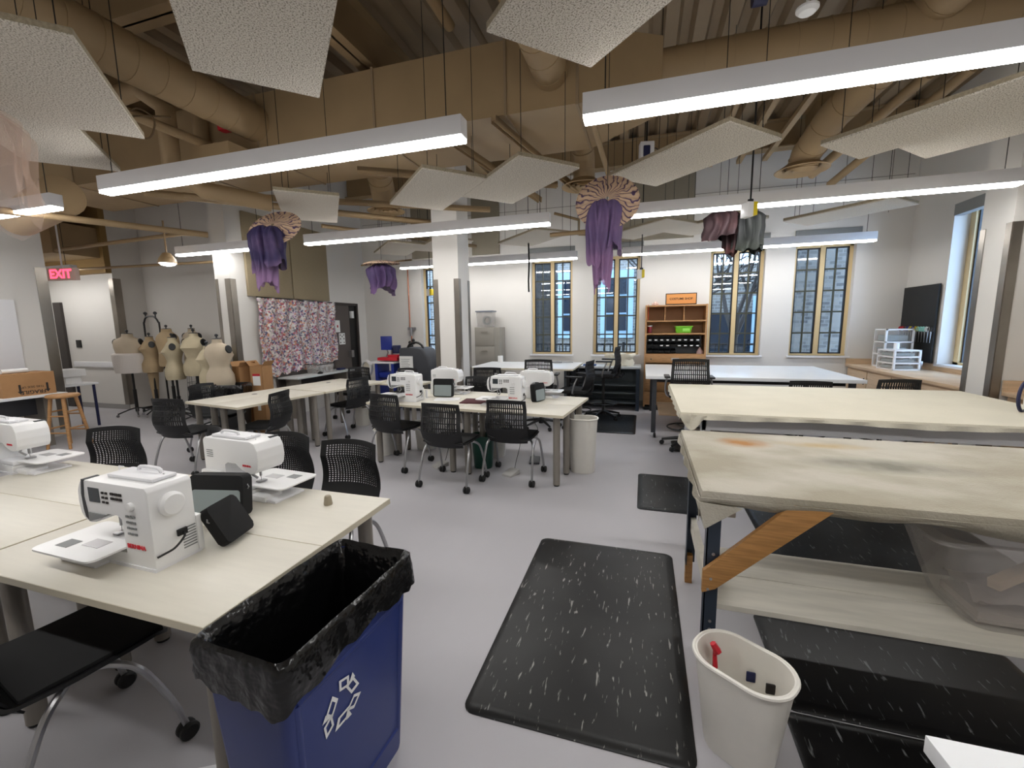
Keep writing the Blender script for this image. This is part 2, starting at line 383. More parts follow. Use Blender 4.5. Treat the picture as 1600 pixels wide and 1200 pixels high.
b = MB(); b.box(-12.4, -12.2, 3.6, 6.2, 0, ZC+.15); struct(b.build('wall_hallway_end', wall_m, smooth=False))
b = MB(); b.box(-12.2, XL-.2, 3.6, 3.8, 0, ZC+.15); struct(b.build('wall_hallway_near', wall_m, smooth=False))
b = MB(); b.box(-10, -6.45, 6.5, 6.7, 0, ZC+.15); struct(b.build('wall_alcove', wall_m, smooth=False))
# partition with the curtained window and the door
b = MB(); PX0, PX1 = -6.45, -6.15
b.box(PX0, PX1, 5.22, 5.8, 0, ZC+.15); b.box(PX0, PX1, 5.8, 7.3, 0, .85); b.box(PX0, PX1, 5.8, 7.3, 2.08, ZC+.15)
b.box(PX0, PX1, 7.3, 7.38, 0, ZC+.15); b.box(PX0, PX1, 7.38, 8.3, 2.12, ZC+.15); b.box(PX0, PX1, 8.3, 8.6, 0, ZC+.15)
struct(b.build('wall_partition', wall_m, smooth=False))
b = MB(); b.box(-7.8, -7.6, 6.7, 8.9, 0, ZC+.15); b.box(-7.6, -6.45, 8.6, 8.9, 0, ZC+.15); struct(b.build('wall_next_room', wall_m, smooth=False))
for nm, bx in (('baseboard_hallway', (-11.6, -10, 5.935, 5.95)), ('baseboard_alcove', (-10, -6.45, 6.485, 6.5)), ('baseboard_back', (-6.15, XR, YB-.015, YB))):
    b = MB(); b.box(*bx, 0, .1); struct(b.build(nm, mat(nm+' vinyl', srgb(150, 148, 146), .6), smooth=False))
b = MB(); b.box(-11.5, -10, 5.92, 5.95, .86, .97, bev=.004); struct(b.build('trim_1', white_m))
b = MB(); b.box(-11.62, -11.85, 5.9, 5.96, 0, 2.2); struct(b.build('door_2', door_f))
b = MB(); b.box(-11.35, -11.2, 5.93, 5.95, 1.26, 1.42, bev=.005); tag(b.build('card_reader', black), 'small black card reader on the white hallway wall', 'card reader')
# stainless corner guards
def guard(nm, x, y, sx, sy, z0, z1, w=.09):
    b = MB(); t = .006
    b.box(min(x, x+sx*w), max(x, x+sx*w), min(y, y-sy*t), max(y, y-sy*t), z0, z1)
    b.box(min(x, x-sx*t), max(x, x-sx*t), min(y, y+sy*w), max(y, y+sy*w), z0, z1)
    return struct(b.build(nm, steel, smooth=False))
guard('trim_2', XL, 4.27, -1, -1, .1, 2.55, .13)
guard('trim_3', -10, 5.95, -1, 1, .1, 2.62, .13)
guard('trim_4', PX1, 5.22, -1, 1, .1, 2.38, .1)
guard('trim_5', PX0, 5.22, 1, 1, .1, 2.38, .06)
# columns
def column(nm, x, y, w, d, zt):
    b = MB(); b.box(x, x+w, y, y+d, 0, ZC+.1); c = struct(b.build(nm, wall_m, smooth=False))
    for i, (cx, cy, sx, sy) in enumerate(((x, y, 1, 1), (x+w, y, -1, 1), (x+w, y+d, -1, -1), (x, y+d, 1, -1))):
        g = MB(); t = .006; k = .075
        g.box(min(cx, cx+sx*k), max(cx, cx+sx*k), min(cy, cy-sy*t), max(cy, cy-sy*t), .1, zt)
        g.box(min(cx, cx-sx*t), max(cx, cx-sx*t), min(cy, cy+sy*k), max(cy, cy+sy*k), .1, zt)
        g.build('corner_guard', steel, c, smooth=False)
    return c
column('column', -3.06, 6.0, .41, .42, 2.3)
column('column', 3.3, 5.38, .41, .41, 2.5)
b = MB(); b.box(3.71, XR, 5.38, 5.79, 0, ZC+.1); struct(b.build('wall_pier', wall_m, smooth=False))

# windows of the back wall
def window(nm, x0, x1, y, z0, z1, M=None, nv=(1, 1), rows=5):
    b = MB(); fw = .05
    b.box(x0, x0+fw, y-.03, y+.05, z0, z1); b.box(x1-fw, x1, y-.03, y+.05, z0, z1)
    b.box(x0, x1, y-.03, y+.05, z1-fw, z1); b.box(x0, x1, y-.05, y+.05, z0, z0+.03)
    xm = (x0+x1)/2; b.box(xm-.035, xm+.035, y-.04, y+.05, z0, z1)
    w = struct(b.build(nm, frame_m, smooth=False))
    for a0, a1 in ((x0+fw, xm-.035), (xm+.035, x1-fw)):
        s = MB(); t = .022
        s.box(a0, a0+t, y-.015, y+.03, z0+.03, z1-fw); s.box(a1-t, a1, y-.015, y+.03, z0+.03, z1-fw)
        s.box(a0, a1, y-.015, y+.03, z0+.03, z0+.03+t); s.box(a0, a1, y-.015, y+.03, z1-fw-t, z1-fw)
        s.build('sash', sash_m, w, smooth=False)
        s = MB(); am = (a0+a1)/2; s.box(am-.012, am+.012, y-.008, y+.02, z0+.05, z1-fw-.02)
        for k in range(1, rows): zz = z0+.03+(z1-z0-.08)*k/rows; s.box(a0+t, a1-t, y-.01, y+.018, zz-.013, zz+.013)
        s.build('glazing_bar', muntin_m, w, smooth=False)
        g = MB(); g.box(a0+t, a1-t, y+.004, y+.008, z0+.05, z1-fw-.02); g.build('pane', glass, w, smooth=False)
    s = MB(); s.box(x0-.03, x1+.03, YB-.04, y-.05, z0-.035, z0, bev=.004); s.build('window_sill', white_m, w)
    return w
for i, (x0, x1) in enumerate(WIN):
    window('window_%d' % (i+1), x0, x1, YB+.14, Z0, Z1)
    if i:
        g = MB(); g.box(x0-.02, x1+.05, YB-.02, YB, 2.98, 3.11)
        for k in range(8): g.box(x0, x1+.03, YB-.024, YB-.02, 2.992+k*.014, 2.998+k*.014)
        tag(g.build('air_grille', grille_m, smooth=False), 'long grey air grille above the %s tall window of the back wall' % ['', 'second', 'third', 'fourth', 'rightmost'][i], 'air grille', 'air grilles above the windows')
# right wall window: built in the x plane
w = MB(); xg = XR+.22
for a, c in ((WY[0], WY[0]+.06), (WY[1]-.1, WY[1]), (6.95, 7.03)): w.box(xg-.04, xg+.05, a, c, .95, 3.15)
w.box(xg-.04, xg+.05, *WY, 3.08, 3.15); w.box(xg-.04, xg+.05, *WY, .95, .99)
w = struct(w.build('window_6', frame_m, smooth=False))
for a, c in ((6.51, 6.95), (7.03, 7.54)):
    s = MB(); s.box(xg-.01, xg+.03, a, a+.025, .99, 3.08); s.box(xg-.01, xg+.03, c-.025, c, .99, 3.08); s.build('sash', sash_m, w, smooth=False)
    s = MB(); s.box(xg, xg+.006, a+.02, c-.02, .99, 3.08); s.build('pane', glass, w, smooth=False)
s = MB(); s.box(XR-.03, xg-.04, WY[0]-.02, WY[1]+.02, .93, .96, bev=.004); s.build('window_sill', white_m, w)
s = MB(); s.box(XR-.01, XR+.1, WY[0], WY[1], 3.0, 3.15); s.build('blind_box', grille_m, w, smooth=False)
# partition window frame + door
w = MB(); w.box(PX0+.05, PX1-.02, 5.8, 5.85, .85, 2.08); w.box(PX0+.05, PX1-.02, 7.25, 7.3, .85, 2.08); w.box(PX0+.05, PX1-.02, 5.8, 7.3, .85, .9); w.box(PX0+.05, PX1-.02, 5.8, 7.3, 2.03, 2.08); w.box(PX0+.05, PX1-.06, 6.5, 6.55, .85, 2.08)
w = struct(w.build('window_7', door_f, smooth=False)); s = MB(); s.box(PX0+.14, PX0+.146, 5.85, 7.25, .9, 2.03); s.build('pane', glass, w, smooth=False)
d = MB(); d.box(PX0, PX1+.02, 7.38, 7.43, 0, 2.12); d.box(PX0, PX1+.02, 8.25, 8.3, 0, 2.12); d.box(PX0, PX1+.02, 7.38, 8.3, 2.07, 2.12)
d = struct(d.build('door_1', door_f, smooth=False))
s = MB(); s.box(PX1-.06, PX1-.015, 7.43, 8.02, .01, 2.07); lf = s.build('door_leaf', door_m, d, smooth=False)
s = MB(); s.box(PX1-.06, PX1-.02, 8.03, 8.25, .01, 2.07); s.build('side_light', black, d, smooth=False)
s = MB(); s.box(PX1-.015, PX1+.05, 7.95, 8.03, .95, 1.1); s.build('door_handle', silver, lf)
s = MB(); s.box(PX1-.02, PX1+.03, 8.05, 8.13, 1.8, 1.95); s.build('door_closer', white_m, d)
p = MB(); p.box(PX1-.014, PX1-.012, 7.55, 7.7, 1.5, 1.75); p = tag(p.build('playing_card_sheet', paper, smooth=False), 'white sheet with one red diamond taped high on the brown door', 'paper')
s = MB(); s.box(PX1-.0118, PX1-.011, 7.605, 7.645, 1.6, 1.65); s.build('red_pip', red_m, p, smooth=False)
p = MB(); p.box(PX1-.014, PX1-.012, 7.65, 7.84, 1.24, 1.48); p = tag(p.build('dotted_card_sheet', paper, smooth=False), 'white sheet with seven dark pips taped lower on the brown door', 'paper')
s = MB()
for yy, zz in ((7.69, 1.44), (7.745, 1.41), (7.8, 1.44), (7.69, 1.36), (7.8, 1.36), (7.69, 1.28), (7.8, 1.28)): s.box(PX1-.0118, PX1-.011, yy-.013, yy+.013, zz-.014, zz+.014)
s.build('dark_pips', ink, p, smooth=False)
# acoustic wall panels
def panel(lbl, x0, x1, z0, z1, m=taupe, g='taupe acoustic panels high on the back wall'):
    b = MB(); b.box(x0, x1, YB-.052, YB-.002, z0, z1, bev=.006); tag(b.build('sound_absorber', m), lbl, 'acoustic panel', g)
panel('taupe acoustic wall panel high between the second and third windows', -.58, .82, 3.12, 4.22)
panel('narrow brown acoustic panel high on the back wall right of the white column', -3.45, -2.85, 3.05, 4.3)
panel('narrow brown acoustic panel high on the back wall left of the white column', -4.85, -4.2, 3.05, 4.3)
for y0, y1, l in ((5.5, 6.42, 'left'), (6.44, 7.37, 'right')):
    b = MB(); b.box(PX1+.002, PX1+.05, y0, y1, 2.13, 3.45, bev=.006); tag(b.build('sound_absorber', taupe_in), '%s brown ribbed acoustic panel above the sequin curtain' % l, 'acoustic panel', 'brown acoustic panels above the curtain')
s = MB()
for xx in [-5.6+.62*k for k in range(16)]: s.box(xx-.004, xx+.004, YB-.004, YB, 3.3, 4.4)
s.box(-6.1, 4.0, YB-.004, YB, 3.85, 3.857); struct(s.build('trim_6', mat('panel joint', srgb(120, 116, 110), .8), smooth=False))

# ------------------------------------------------------------------ outside
b = MB(); b.box(-22, 22, 8.95, 30, -.6, -.5); struct(b.build('ground_outside', lawn, smooth=False))
bd = thing('brick_building', 'grey brick building with pale blue window frames seen through the back windows', 'building', (0, 15.5, -.5))
b = MB(); b.box(-18, 1.0, 0, 3, 0, 8); b.box(1.0, 9, 0, 3, 0, 3.9); b.build('wall', brick, bd, smooth=False)
for x0 in (-9.2, -7.2, -2.95, -1.45):
    b = MB(); b.box(x0, x0+1.1, -.08, 0, 1.6, 3.9); f = b.build('window', blue_trim, bd, smooth=False)
    b = MB()
    for i in range(2):
        for j in range(3): b.box(x0+.2+i*.36, x0+.2+i*.36+.32, -.1, -.08, 1.85+j*.62, 1.85+j*.62+.56)
    b.build('pane', pane_d, f, smooth=False)
b = MB(); b.box(1.0, 4.4, -.1, 0, 0, 2.4)
b.loft([[(2.7+1.7*math.cos(PI*i/12), yy, 2.4+1.0*math.sin(PI*i/12)) for i in range(13)] for yy in (-.1, 0)], cap=False); b.build('doorway', pane_d, bd, smooth=False)
b = MB(); b.box(1.6, 2.1, -.14, -.1, 0, 2.9); b.box(3.3, 3.8, -.14, -.1, 0, 2.9); b.build('door_frame', blue_trim, bd, smooth=False)
an = MB(); an.box(-3.8, -2.35, 11.2, 12.2, -.5, 6.5); tag(an.build('brick_annex', brick_d, smooth=False), 'dark brick annex close outside the second window', 'building')
an = MB(); an.box(3.05, 9, 10.4, 11.5, -.5, 7.5); tag(an.build('brick_wing', brick_w, smooth=False), 'near brick wing filling the rightmost window', 'building')
def tree(x, y, lbl, seed):
    rnd = random.Random(seed); b = MB()
    def br(p, d, r, l, k):
        q = p+d*l; mid = (p+q)/2+Vector((rnd.uniform(-.06, .06), 0, 0))*l
        b.tube([p, mid, q], [r, r*.8, r*.6], 5)
        if k:
            for _ in range(3): br(q, (d+Vector((rnd.uniform(-.9, .9), rnd.uniform(-.5, .5), rnd.uniform(-.1, .5)))).normalized(), r*.58, l*.72, k-1)
    br(Vector((x, y, -.5)), Vector((.05, 0, 1)).normalized(), .13, 1.7, 5)
    tag(b.build('bare_tree', bark), lbl, 'tree', 'bare trees outside the windows')
tree(.5, 13.4, 'bare tree outside left of the shelf, seen in the third window', 3)
tree(2.2, 12.4, 'bare tree outside the window right of the wooden shelf unit', 5)
tree(-7, 13.8, 'bare tree outside behind the white column', 6)
b = MB()
for k in range(60): b.cyl(-6+k*.14, 9.6, .55, 1.15, .012, n=5)
b.box(-6, 2.3, 9.58, 9.62, 1.13, 1.17); b.box(-6, 2.3, 9.58, 9.62, .52, .56)
for xx in (-6, -3.2, -.4, 2.3): b.box(xx-.03, xx+.03, 9.57, 9.63, -.5, 1.2)
tag(b.build('garden_railing', black), 'low black railing standing just outside the back windows', 'railing')

# ------------------------------------------------------------------ lights
def linear_light(x0, x1, y, lbl, z=2.75):
    t = thing('linear_light', lbl, 'ceiling light', ((x0+x1)/2, y+.05, z), 0, 'long suspended linear lights'); h = (x1-x0)/2
    b = MB(); b.box(-h, h, -.05, .05, .025, .14, bev=.003); b.build('housing', white_m, t)
    b = MB(); b.box(-h+.004, h-.004, -.046, .046, 0, .0245, bev=.006); b.build('diffuser', glow, t)
    for sx in (-1, 1):
        b = MB(); b.cyl(sx*(h-.12), 0, .14, ZC-z+.002, .0035, n=6); b.build('suspension_wire', black, t)
for x0, x1, y, l in ((-4.4, -1.1, 2.6, 'long suspended light over the middle aisle, nearest left of the duct end'), (-.36, 3.1, 2.6, 'long suspended light nearest at upper right, reaching past the frame'),
        (-8.5, -5.32, 2.75, 'suspended light at the far left edge with only its end showing'), (-4.55, -1.07, 5.05, 'suspended light in the middle row passing in front of the white column'),
        (-.28, 3.12, 5.02, 'suspended light in the middle row behind the yellow and white cord reel'), (-7.05, -5.3, 5.08, 'suspended light above the dress forms, ending behind a purple hanging piece'),
        (-4.72, -1.16, 7.8, 'suspended light in the back row crossing behind the white column'), (-.375, 3.25, 7.78, 'suspended light in the back row right above the wooden shelf unit'),
        (-4.4, -1.1, .2, 'unseen suspended light above the sewing tables nearest the camera, left'), (-.36, 3.1, .2, 'unseen suspended light above the camera position, right'),  # this row is out of view, included to light the foreground
        (-8.5, -5.3, .2, 'unseen suspended light behind the left desk'), (-7.5, -6.6, 7.6, 'unseen light added in the room behind the sequin curtain')):  # first ends the unseen row; second is added to brighten behind the curtain
    linear_light(x0, x1, y, l)
t = thing('hallway_light', 'short white suspended light in the hallway beside the exit sign', 'ceiling light', (-10.6, 5.2, 2.64))
b = MB(); b.box(-1.3, .9, -.05, .05, .02, .13); b.build('housing', white_m, t, smooth=False)
b = MB(); b.box(-1.29, .89, -.045, .045, 0, .019); b.build('diffuser', glow, t, smooth=False)
for sx in (-1.1, .7): b = MB(); b.cyl(sx, 0, .13, 2.1, .004, n=6); b.build('suspension_wire', black, t)
t = thing('exit_sign', 'lit exit sign with red letters at the hallway opening', 'sign', (-8.97, 4.66, 2.42), math.radians(10))
b = MB(); b.box(-.27, .27, -.03, .03, 0, .19, bev=.006); b.build('sign_box', exit_back, t)
lettering('EXIT', .19, exit_glow, t, (-.01, -.032, .093), (PI/2, 0, 0), sx=1.05, bold=.006)
b = MB(); b.cyl(0, 0, .19, ZC-2.42+.03, .012, n=8); b.build('stem', white_m, t)
t = thing('round_pendant_light', 'small round pendant lamp hanging before the alcove wall', 'ceiling light', (-6.9, 4.85, 2.6))
b = MB(); b.lathe([(.02, .16), (.05, .15), (.11, .06), (.12, 0)]); b.build('shade', tan, t); b = MB(); b.lathe([(.11, .0), (.08, -.03), (.01, -.045)]); b.build('bulb', glow_soft, t)
b = MB(); b.cyl(0, 0, .15, .62, .012); b.build('stem', tan, t)

# ------------------------------------------------------------------ ducts, pipes and ceiling tiles
t = thing('rectangular_duct', 'big tan rectangular duct crossing the ceiling above the middle tables', 'duct', (0, 4.0, 3.5))
b = MB(); b.box(-8.2, -.6, 0, 1.02, 0, .62); b.build('duct_body', tan, t, smooth=False)
b = MB()
b.loft([[(-.6, 0, 0), (-.6, 1.02, 0), (-.6, 1.02, .62), (-.6, 0, .62)], [(.1, .28, .12), (.1, .74, .12), (.1, .74, .56), (.1, .28, .56)]]); b.build('taper', tan, t, smooth=False)
for xx in (-7.2, -5.3, -4.1, -2.62, -1.25, -.6):
    b = MB(); b.box(xx-.012, xx+.012, -.012, 1.03, -.012, .632); b.build('flange', tan_deck, t, smooth=False)
def round_duct(lbl, pts, r, nm='round_duct', seams=True, grp='tan round ducts', m=tan):
    t = thing(nm, lbl, 'duct', pts[0], 0, grp); P = [tuple(Vector(p)-Vector(pts[0])) for p in pts]
    b = MB(); b.tube(P, r, 20)
    if seams:
        for i in range(len(P)-1):
            a, c = Vector(P[i]), Vector(P[i+1]); n = max(1, int((c-a).length/.22))
            for k in range(n):
                q = a+(c-a)*(k+.5)/n; d = (c-a).normalized()*.006
                b.tube([q-d, q+d], r+.005, 20)
    b.build('duct_pipe', m, t)
    return t
round_duct('thick tan round duct running from the near left corner into the rectangular duct', [(-4.12, -1.0, 3.83), (-4.12, 4.0, 3.83)], .19)
round_duct('tan round duct above the middle aisle ending in the rectangular duct', [(-.83, .3, 3.78), (-.83, 4.02, 3.78)], .15)
round_duct('fat tan round duct crossing the upper right of the ceiling', [(.1, 4.51, 3.84), (4.05, 4.51, 3.84)], .22)
round_duct('tan branch duct dropping from the top into the fat duct at right', [(2.05, 4.4, 3.95), (2.25, 3.2, 4.1), (2.45, .5, 4.1)], .16)
round_duct('tan round duct sloping down to the right hand ceiling diffuser', [(1.95, 4.7, 3.78), (1.75, 5.3, 3.62), (1.66, 5.72, 3.42), (1.65, 5.8, 3.3)], .15)
round_duct('short tan flexible duct dropping onto the middle ceiling diffuser', [(-.74, 5.02, 3.75), (-.74, 5.3, 3.72), (-.74, 5.5, 3.58), (-.74, 5.55, 3.33)], .13)
round_duct('curved tan duct dropping to the left ceiling diffuser', [(-3.2, 5.02, 3.75), (-3.5, 5.35, 3.72), (-3.62, 5.62, 3.6), (-3.63, 5.7, 3.33)], .17)
round_duct('vertical tan duct elbow above the left acoustic tiles', [(-5.35, 3.3, 3.92), (-4.95, 3.4, 4.02), (-4.75, 3.5, 3.85), (-4.75, 3.5, 3.3), (-4.6, 3.7, 3.1), (-4.2, 4.2, 3.05)], .09, seams=False)
round_duct('second vertical tan duct beside the elbow at upper left', [(-4.85, 3.95, 4.0), (-4.85, 3.95, 3.2)], .08, seams=False)
round_duct('wide tan round duct hanging low at the left above the exit opening', [(-7.6, 3.6, 3.02), (-5.9, 3.15, 3.02)], .2, seams=False)
for x, y, l in ((-.746, 5.55, 'middle round ceiling diffuser left of the largest lilac hanging piece'), (-3.63, 5.71, 'left round ceiling diffuser below the curved duct'), (1.65, 5.8, 'right round ceiling diffuser partly behind a long tile')):
    t = thing('ceiling_diffuser', l, 'air diffuser', (x, y, 3.27), 0, 'round tan ceiling diffusers')
    b = MB(); b.lathe([(.15, .08), (.22, .03), (.27, 0), (.26, -.006), (.18, .04)], cap=False); b.build('outer_ring', tan, t)
    b = MB(); b.lathe([(.14, .04), (.165, -.004), (.11, .03)], cap=False); b.lathe([(.08, .04), (.095, -.002), (.05, .015)], cap=False); b.lathe([(.03, .01), (.035, -.004), (.001, -.004)]); b.build('inner_ring', tan, t)
def pipe(lbl, pts, r, nm='ceiling_pipe', cat='pipe', grp='tan pipes under the ceiling', m=tan):
    b = MB(); o = Vector(pts[0]); b.tube([tuple(Vector(p)-o) for p in pts], r, 10); q = b.build(nm, m); q.location = o; return tag(q, lbl, cat, grp)
pipe('tan pipe running below the thick left round duct', [(-4.5, -.5, 3.55), (-4.5, 4.0, 3.55)], .045)
pipe('tan pipe reaching the top of the rectangular duct', [(-1.75, .6, 4.3), (-1.75, 3.95, 4.3)], .05)
pipe('long thin tan pipe crossing toward the alcove wall, upper of two', [(-9.9, 5.1, 3.02), (-6.6, 4.9, 3.02), (-6.5, 5.0, 3.02)], .03)
pipe('long thin tan pipe crossing toward the alcove wall, lower of two', [(-9.9, 5.35, 2.72), (-6.9, 5.6, 2.72)], .022)
pipe('tan pipe descending right behind the left tilted tile', [(-5.8, 3.9, 3.25), (-3.2, 6.9, 3.3)], .045)
pipe('tan pipe parallel to the one behind the left tilted tile', [(-5.3, 4.0, 3.2), (-2.9, 6.6, 3.2)], .03)
pipe('thin tan pipe above the exit sign running left to right', [(-6.1, 2.4, 2.77), (-5.22, 4.19, 2.77)], .035)
pipe('tan pipe over the middle row of lights', [(-4.6, 5.5, 3.1), (-3.1, 7.9, 3.1)], .03)
pipe('slender tan pipe leaning down behind the middle diffuser', [(-.5, 4.3, 3.46), (-.3, 6.2, 2.95)], .028)
pipe('tan pipe with elbows near the back wall behind the lilac piece', [(-1.6, 8.0, 3.6), (-1.15, 8.0, 3.45), (-1.15, 8.0, 3.2), (-.6, 8.0, 3.15), (-.5, 8.0, 3.0)], .025)
pipe('horizontal tan pipe behind the lilac hanging piece', [(-1.3, 6.2, 2.86), (-.3, 6.2, 2.88)], .03)
pipe('thin sprinkler pipe near the top of the back wall at left', [(-5.9, 8.2, 2.93), (-4.5, 7.9, 2.93)], .018)
pipe('sloping tan pipe at upper right beside the branch duct', [(2.3, 4.9, 3.7), (1.9, 6.3, 3.35)], .05)
pipe('second sloping tan pipe at upper right', [(2.6, 4.9, 3.7), (2.2, 6.6, 3.3)], .045)
pipe('thin pipe along the upper back wall at right', [(.9, 8.5, 3.75), (2.8, 8.5, 3.7)], .015)
pipe('thin red copper pipe running down the back wall to a valve', [(-5.0, 8.584, 3.0), (-5.0, 8.584, 1.55), (-4.96, 8.57, 1.45), (-4.98, 8.584, 1.1)], .014, 'copper_pipe', grp=None, m=copper)
b = MB(); b.box(-.09, .09, -.03, .03, -.03, .03); b.cyl(0, -.03, -.16, .02, .03); o = b.build('air_valve', silver); o.location = (-4.95, 8.568, 1.55); tag(o, 'small chrome valve on the copper pipe at the back wall', 'valve')
def beam(lbl, x0, x1, y0, y1, z0, z1, m=tan):
    b = MB()
    if x1-x0 > y1-y0: b.box(x0, x1, y0, y1, z0, z0+.02); b.box(x0, x1, (y0+y1)/2-.01, (y0+y1)/2+.01, z0, z1); b.box(x0, x1, y0, y1, z1-.02, z1)
    else: b.box(x0, x1, y0, y1, z0, z0+.02); b.box((x0+x1)/2-.01, (x0+x1)/2+.01, y0, y1, z0, z1); b.box(x0, x1, y0, y1, z1-.02, z1)
    tag(b.build('ceiling_beam', m, smooth=False), lbl, 'beam', 'tan steel ceiling beams')
beam('tan steel beam running above the back wall windows', -6.1, 4.05, 8.05, 8.25, 4.3, 4.72)
beam('tan steel beam across the ceiling in front of the rectangular duct', -8.6, -1.5, 2.95, 3.15, 4.3, 4.72)
beam('tan steel beam overhead nearest the camera', -8.6, 4.05, .9, 1.1, 4.3, 4.72)
beam('tan steel beam running front to back above the aisle', -2.9, -2.7, 1.1, 8.05, 4.25, 4.72)
beam('tan steel beam running front to back near the right wall', 2.2, 2.4, 1.1, 8.05, 4.3, 4.72)
beam('tan steel beam over the left desk', -6.2, -6.0, 1.1, 5.2, 4.25, 4.72)
for i, (xa, xb) in enumerate(((1.35, 1.42), (1.72, 1.79), (.95, 1.0))):
    b = MB(); b.box(xa, xb, 4.9, 8.0, 4.1, 4.16); tag(b.build('strut_channel', tan, smooth=False), ['tan strut channel behind the long tile, right of two', 'tan strut channel nearest the right round duct', 'thin tan strut channel beside the hanging long tile'][i], 'strut', 'strut channels under the deck')
def strut(lbl, a, c, w=.05):
    a, c = Vector(a), Vector(c); d = (c-a); b = MB(); L_ = d.length
    M = T(*a) @ d.to_track_quat('X', 'Z').to_matrix().to_4x4()
    b.box(0, L_, -w/2, w/2, -.02, .02, M); b.box(0, L_, -w/2, -w/2+.006, -.05, .02, M); b.box(0, L_, w/2-.006, w/2, -.05, .02, M)
    tag(b.build('diagonal_strut', tan, smooth=False), lbl, 'strut', 'diagonal struts below the rectangular duct')
strut('diagonal tan strut left of the middle tiles', (-1.95, 3.95, 3.47), (-1.35, 5.8, 3.25))
strut('diagonal tan strut right of the first, under the duct', (-1.35, 3.95, 3.47), (-.85, 5.7, 3.3))
strut('long tan strut crossing under the duct toward the middle diffuser', (-3.0, 4.2, 3.3), (-1.05, 5.42, 3.3))
strut('tan strut crossing under the duct at left', (-5.3, 4.3, 3.3), (-2.2, 6.2, 3.3))
# hallway bulkheads
b = MB(); b.box(-12.2, -10.1, 5.15, 5.9, 3.0, 3.55); struct(b.build('trim_7', tan, smooth=False))
b = MB(); b.box(-12.2, -10.0, 5.85, 5.95, 2.72, ZC); struct(b.build('trim_8', mat('brown bulkhead', srgb(140, 112, 66), .7), smooth=False))
b = MB(); b.box(-12.2, -10.1, 3.8, 5.15, 3.5, 3.6); struct(b.build('trim_9', tan, smooth=False))
# motley gear above the left tiles
b = MB(); b.box(0, .5, 0, .35, 0, .16); o = b.build('air_handler_box', tan, smooth=False); o.location = (-4.6, 3.62, 3.35); tag(o, 'tan junction box between pipes at upper left', 'equipment box')
b = MB(); b.box(0, .12, 0, .1, 0, .12, bev=.02); o = b.build('red_valve_motor', red_m); o.location = (-4.5, 3.85, 3.75); tag(o, 'small red valve motor among the pipes at upper left', 'valve motor')
b = MB(); b.tube(smooth_path([(0, 0, 0), (.1, .05, .1), (.2, .12, .02), (.14, .1, -.14), (.02, .02, -.1), (.05, .02, .02), (.3, .2, .06)]), .008, 6); o = b.build('looped_cable', tan_dark); o.location = (-4.52, 2.95, 3.49); tag(o, 'dark cable loop hanging above the left tiles', 'cable')
# speckled tiles, all 0.61 x 1.22 turned 45 degrees
def tile(cx, cy, lbl, z=2.93, a=-44.5, L_=1.2, Wd=.6, tilt=0):
    t = thing('acoustic_tile', lbl, 'ceiling tile', (cx, cy, z), math.radians(a), 'speckled tiles hung at an angle')
    t.rotation_euler = (0, tilt, math.radians(a))
    b = MB(); b.box(-L_/2, L_/2, -Wd/2, Wd/2, 0, .012); b.build('speckled_face', tile_m, t, smooth=False)
    b = MB(); b.box(-L_/2, L_/2, -Wd/2, Wd/2, .012, .04); b.build('board_edge', tile_e, t, smooth=False)
    for sx in (-1, 1):
        for sy in (-1, 1):
            px, py = sx*(L_/2-.1), sy*(Wd/2-.08); ca, sa = math.cos(math.radians(a)), math.sin(math.radians(a)); wx, wy = cx+px*ca-py*sa, cy+px*sa+py*ca
            zt = 3.5 if (3.98 < wy < 5.04 and wx < -.55) else ZC
            b = MB(); b.cyl(px, py, .04, zt-z, .003, n=5); b.build('hanging_wire', black, t)
for cx, cy, l in ((-1.62, 1.62, 'speckled tile largest at top left, cut by the upper frame'), (-.08, 1.82, 'speckled tile cut by the top edge above the middle aisle'),
        (-3.15, 1.68, 'speckled tile at upper left below the thick round duct'), (-4.25, 2.2, 'speckled tile at the left edge behind the pink tulle'),
        (-2.05, 4.1, 'left of two touching speckled tiles in the middle'), (-1.2, 4.11, 'right of two touching speckled tiles in the middle, by the diffuser'),
        (.3, 4.01, 'long speckled tile in front of the right windows, alone'), (1.9, 3.83, 'speckled tile at upper right under the sloping duct'), (2.55, 4.25, 'speckled tile at the right edge beside the upper right one'),
        (-4.12, 6.8, 'small looking speckled tile left of the white column'), (-3.26, 6.78, 'speckled tile hidden half behind the white column'), (-1.7, 6.75, 'speckled tile above the second window with a black strap'),
        (.03, 6.75, 'speckled tile behind the largest lilac hanging piece'), (.89, 6.75, 'speckled tile behind the tie dyed cloths'), (2.4, 6.6, 'speckled tile above the rightmost window')):
    tile(cx, cy, l, 3.0 if 'pink tulle' in l or 'right edge' in l else 2.93)
tile(-3.63, 4.16, 'speckled tile turned nearly square beside the left purple piece', a=-50)

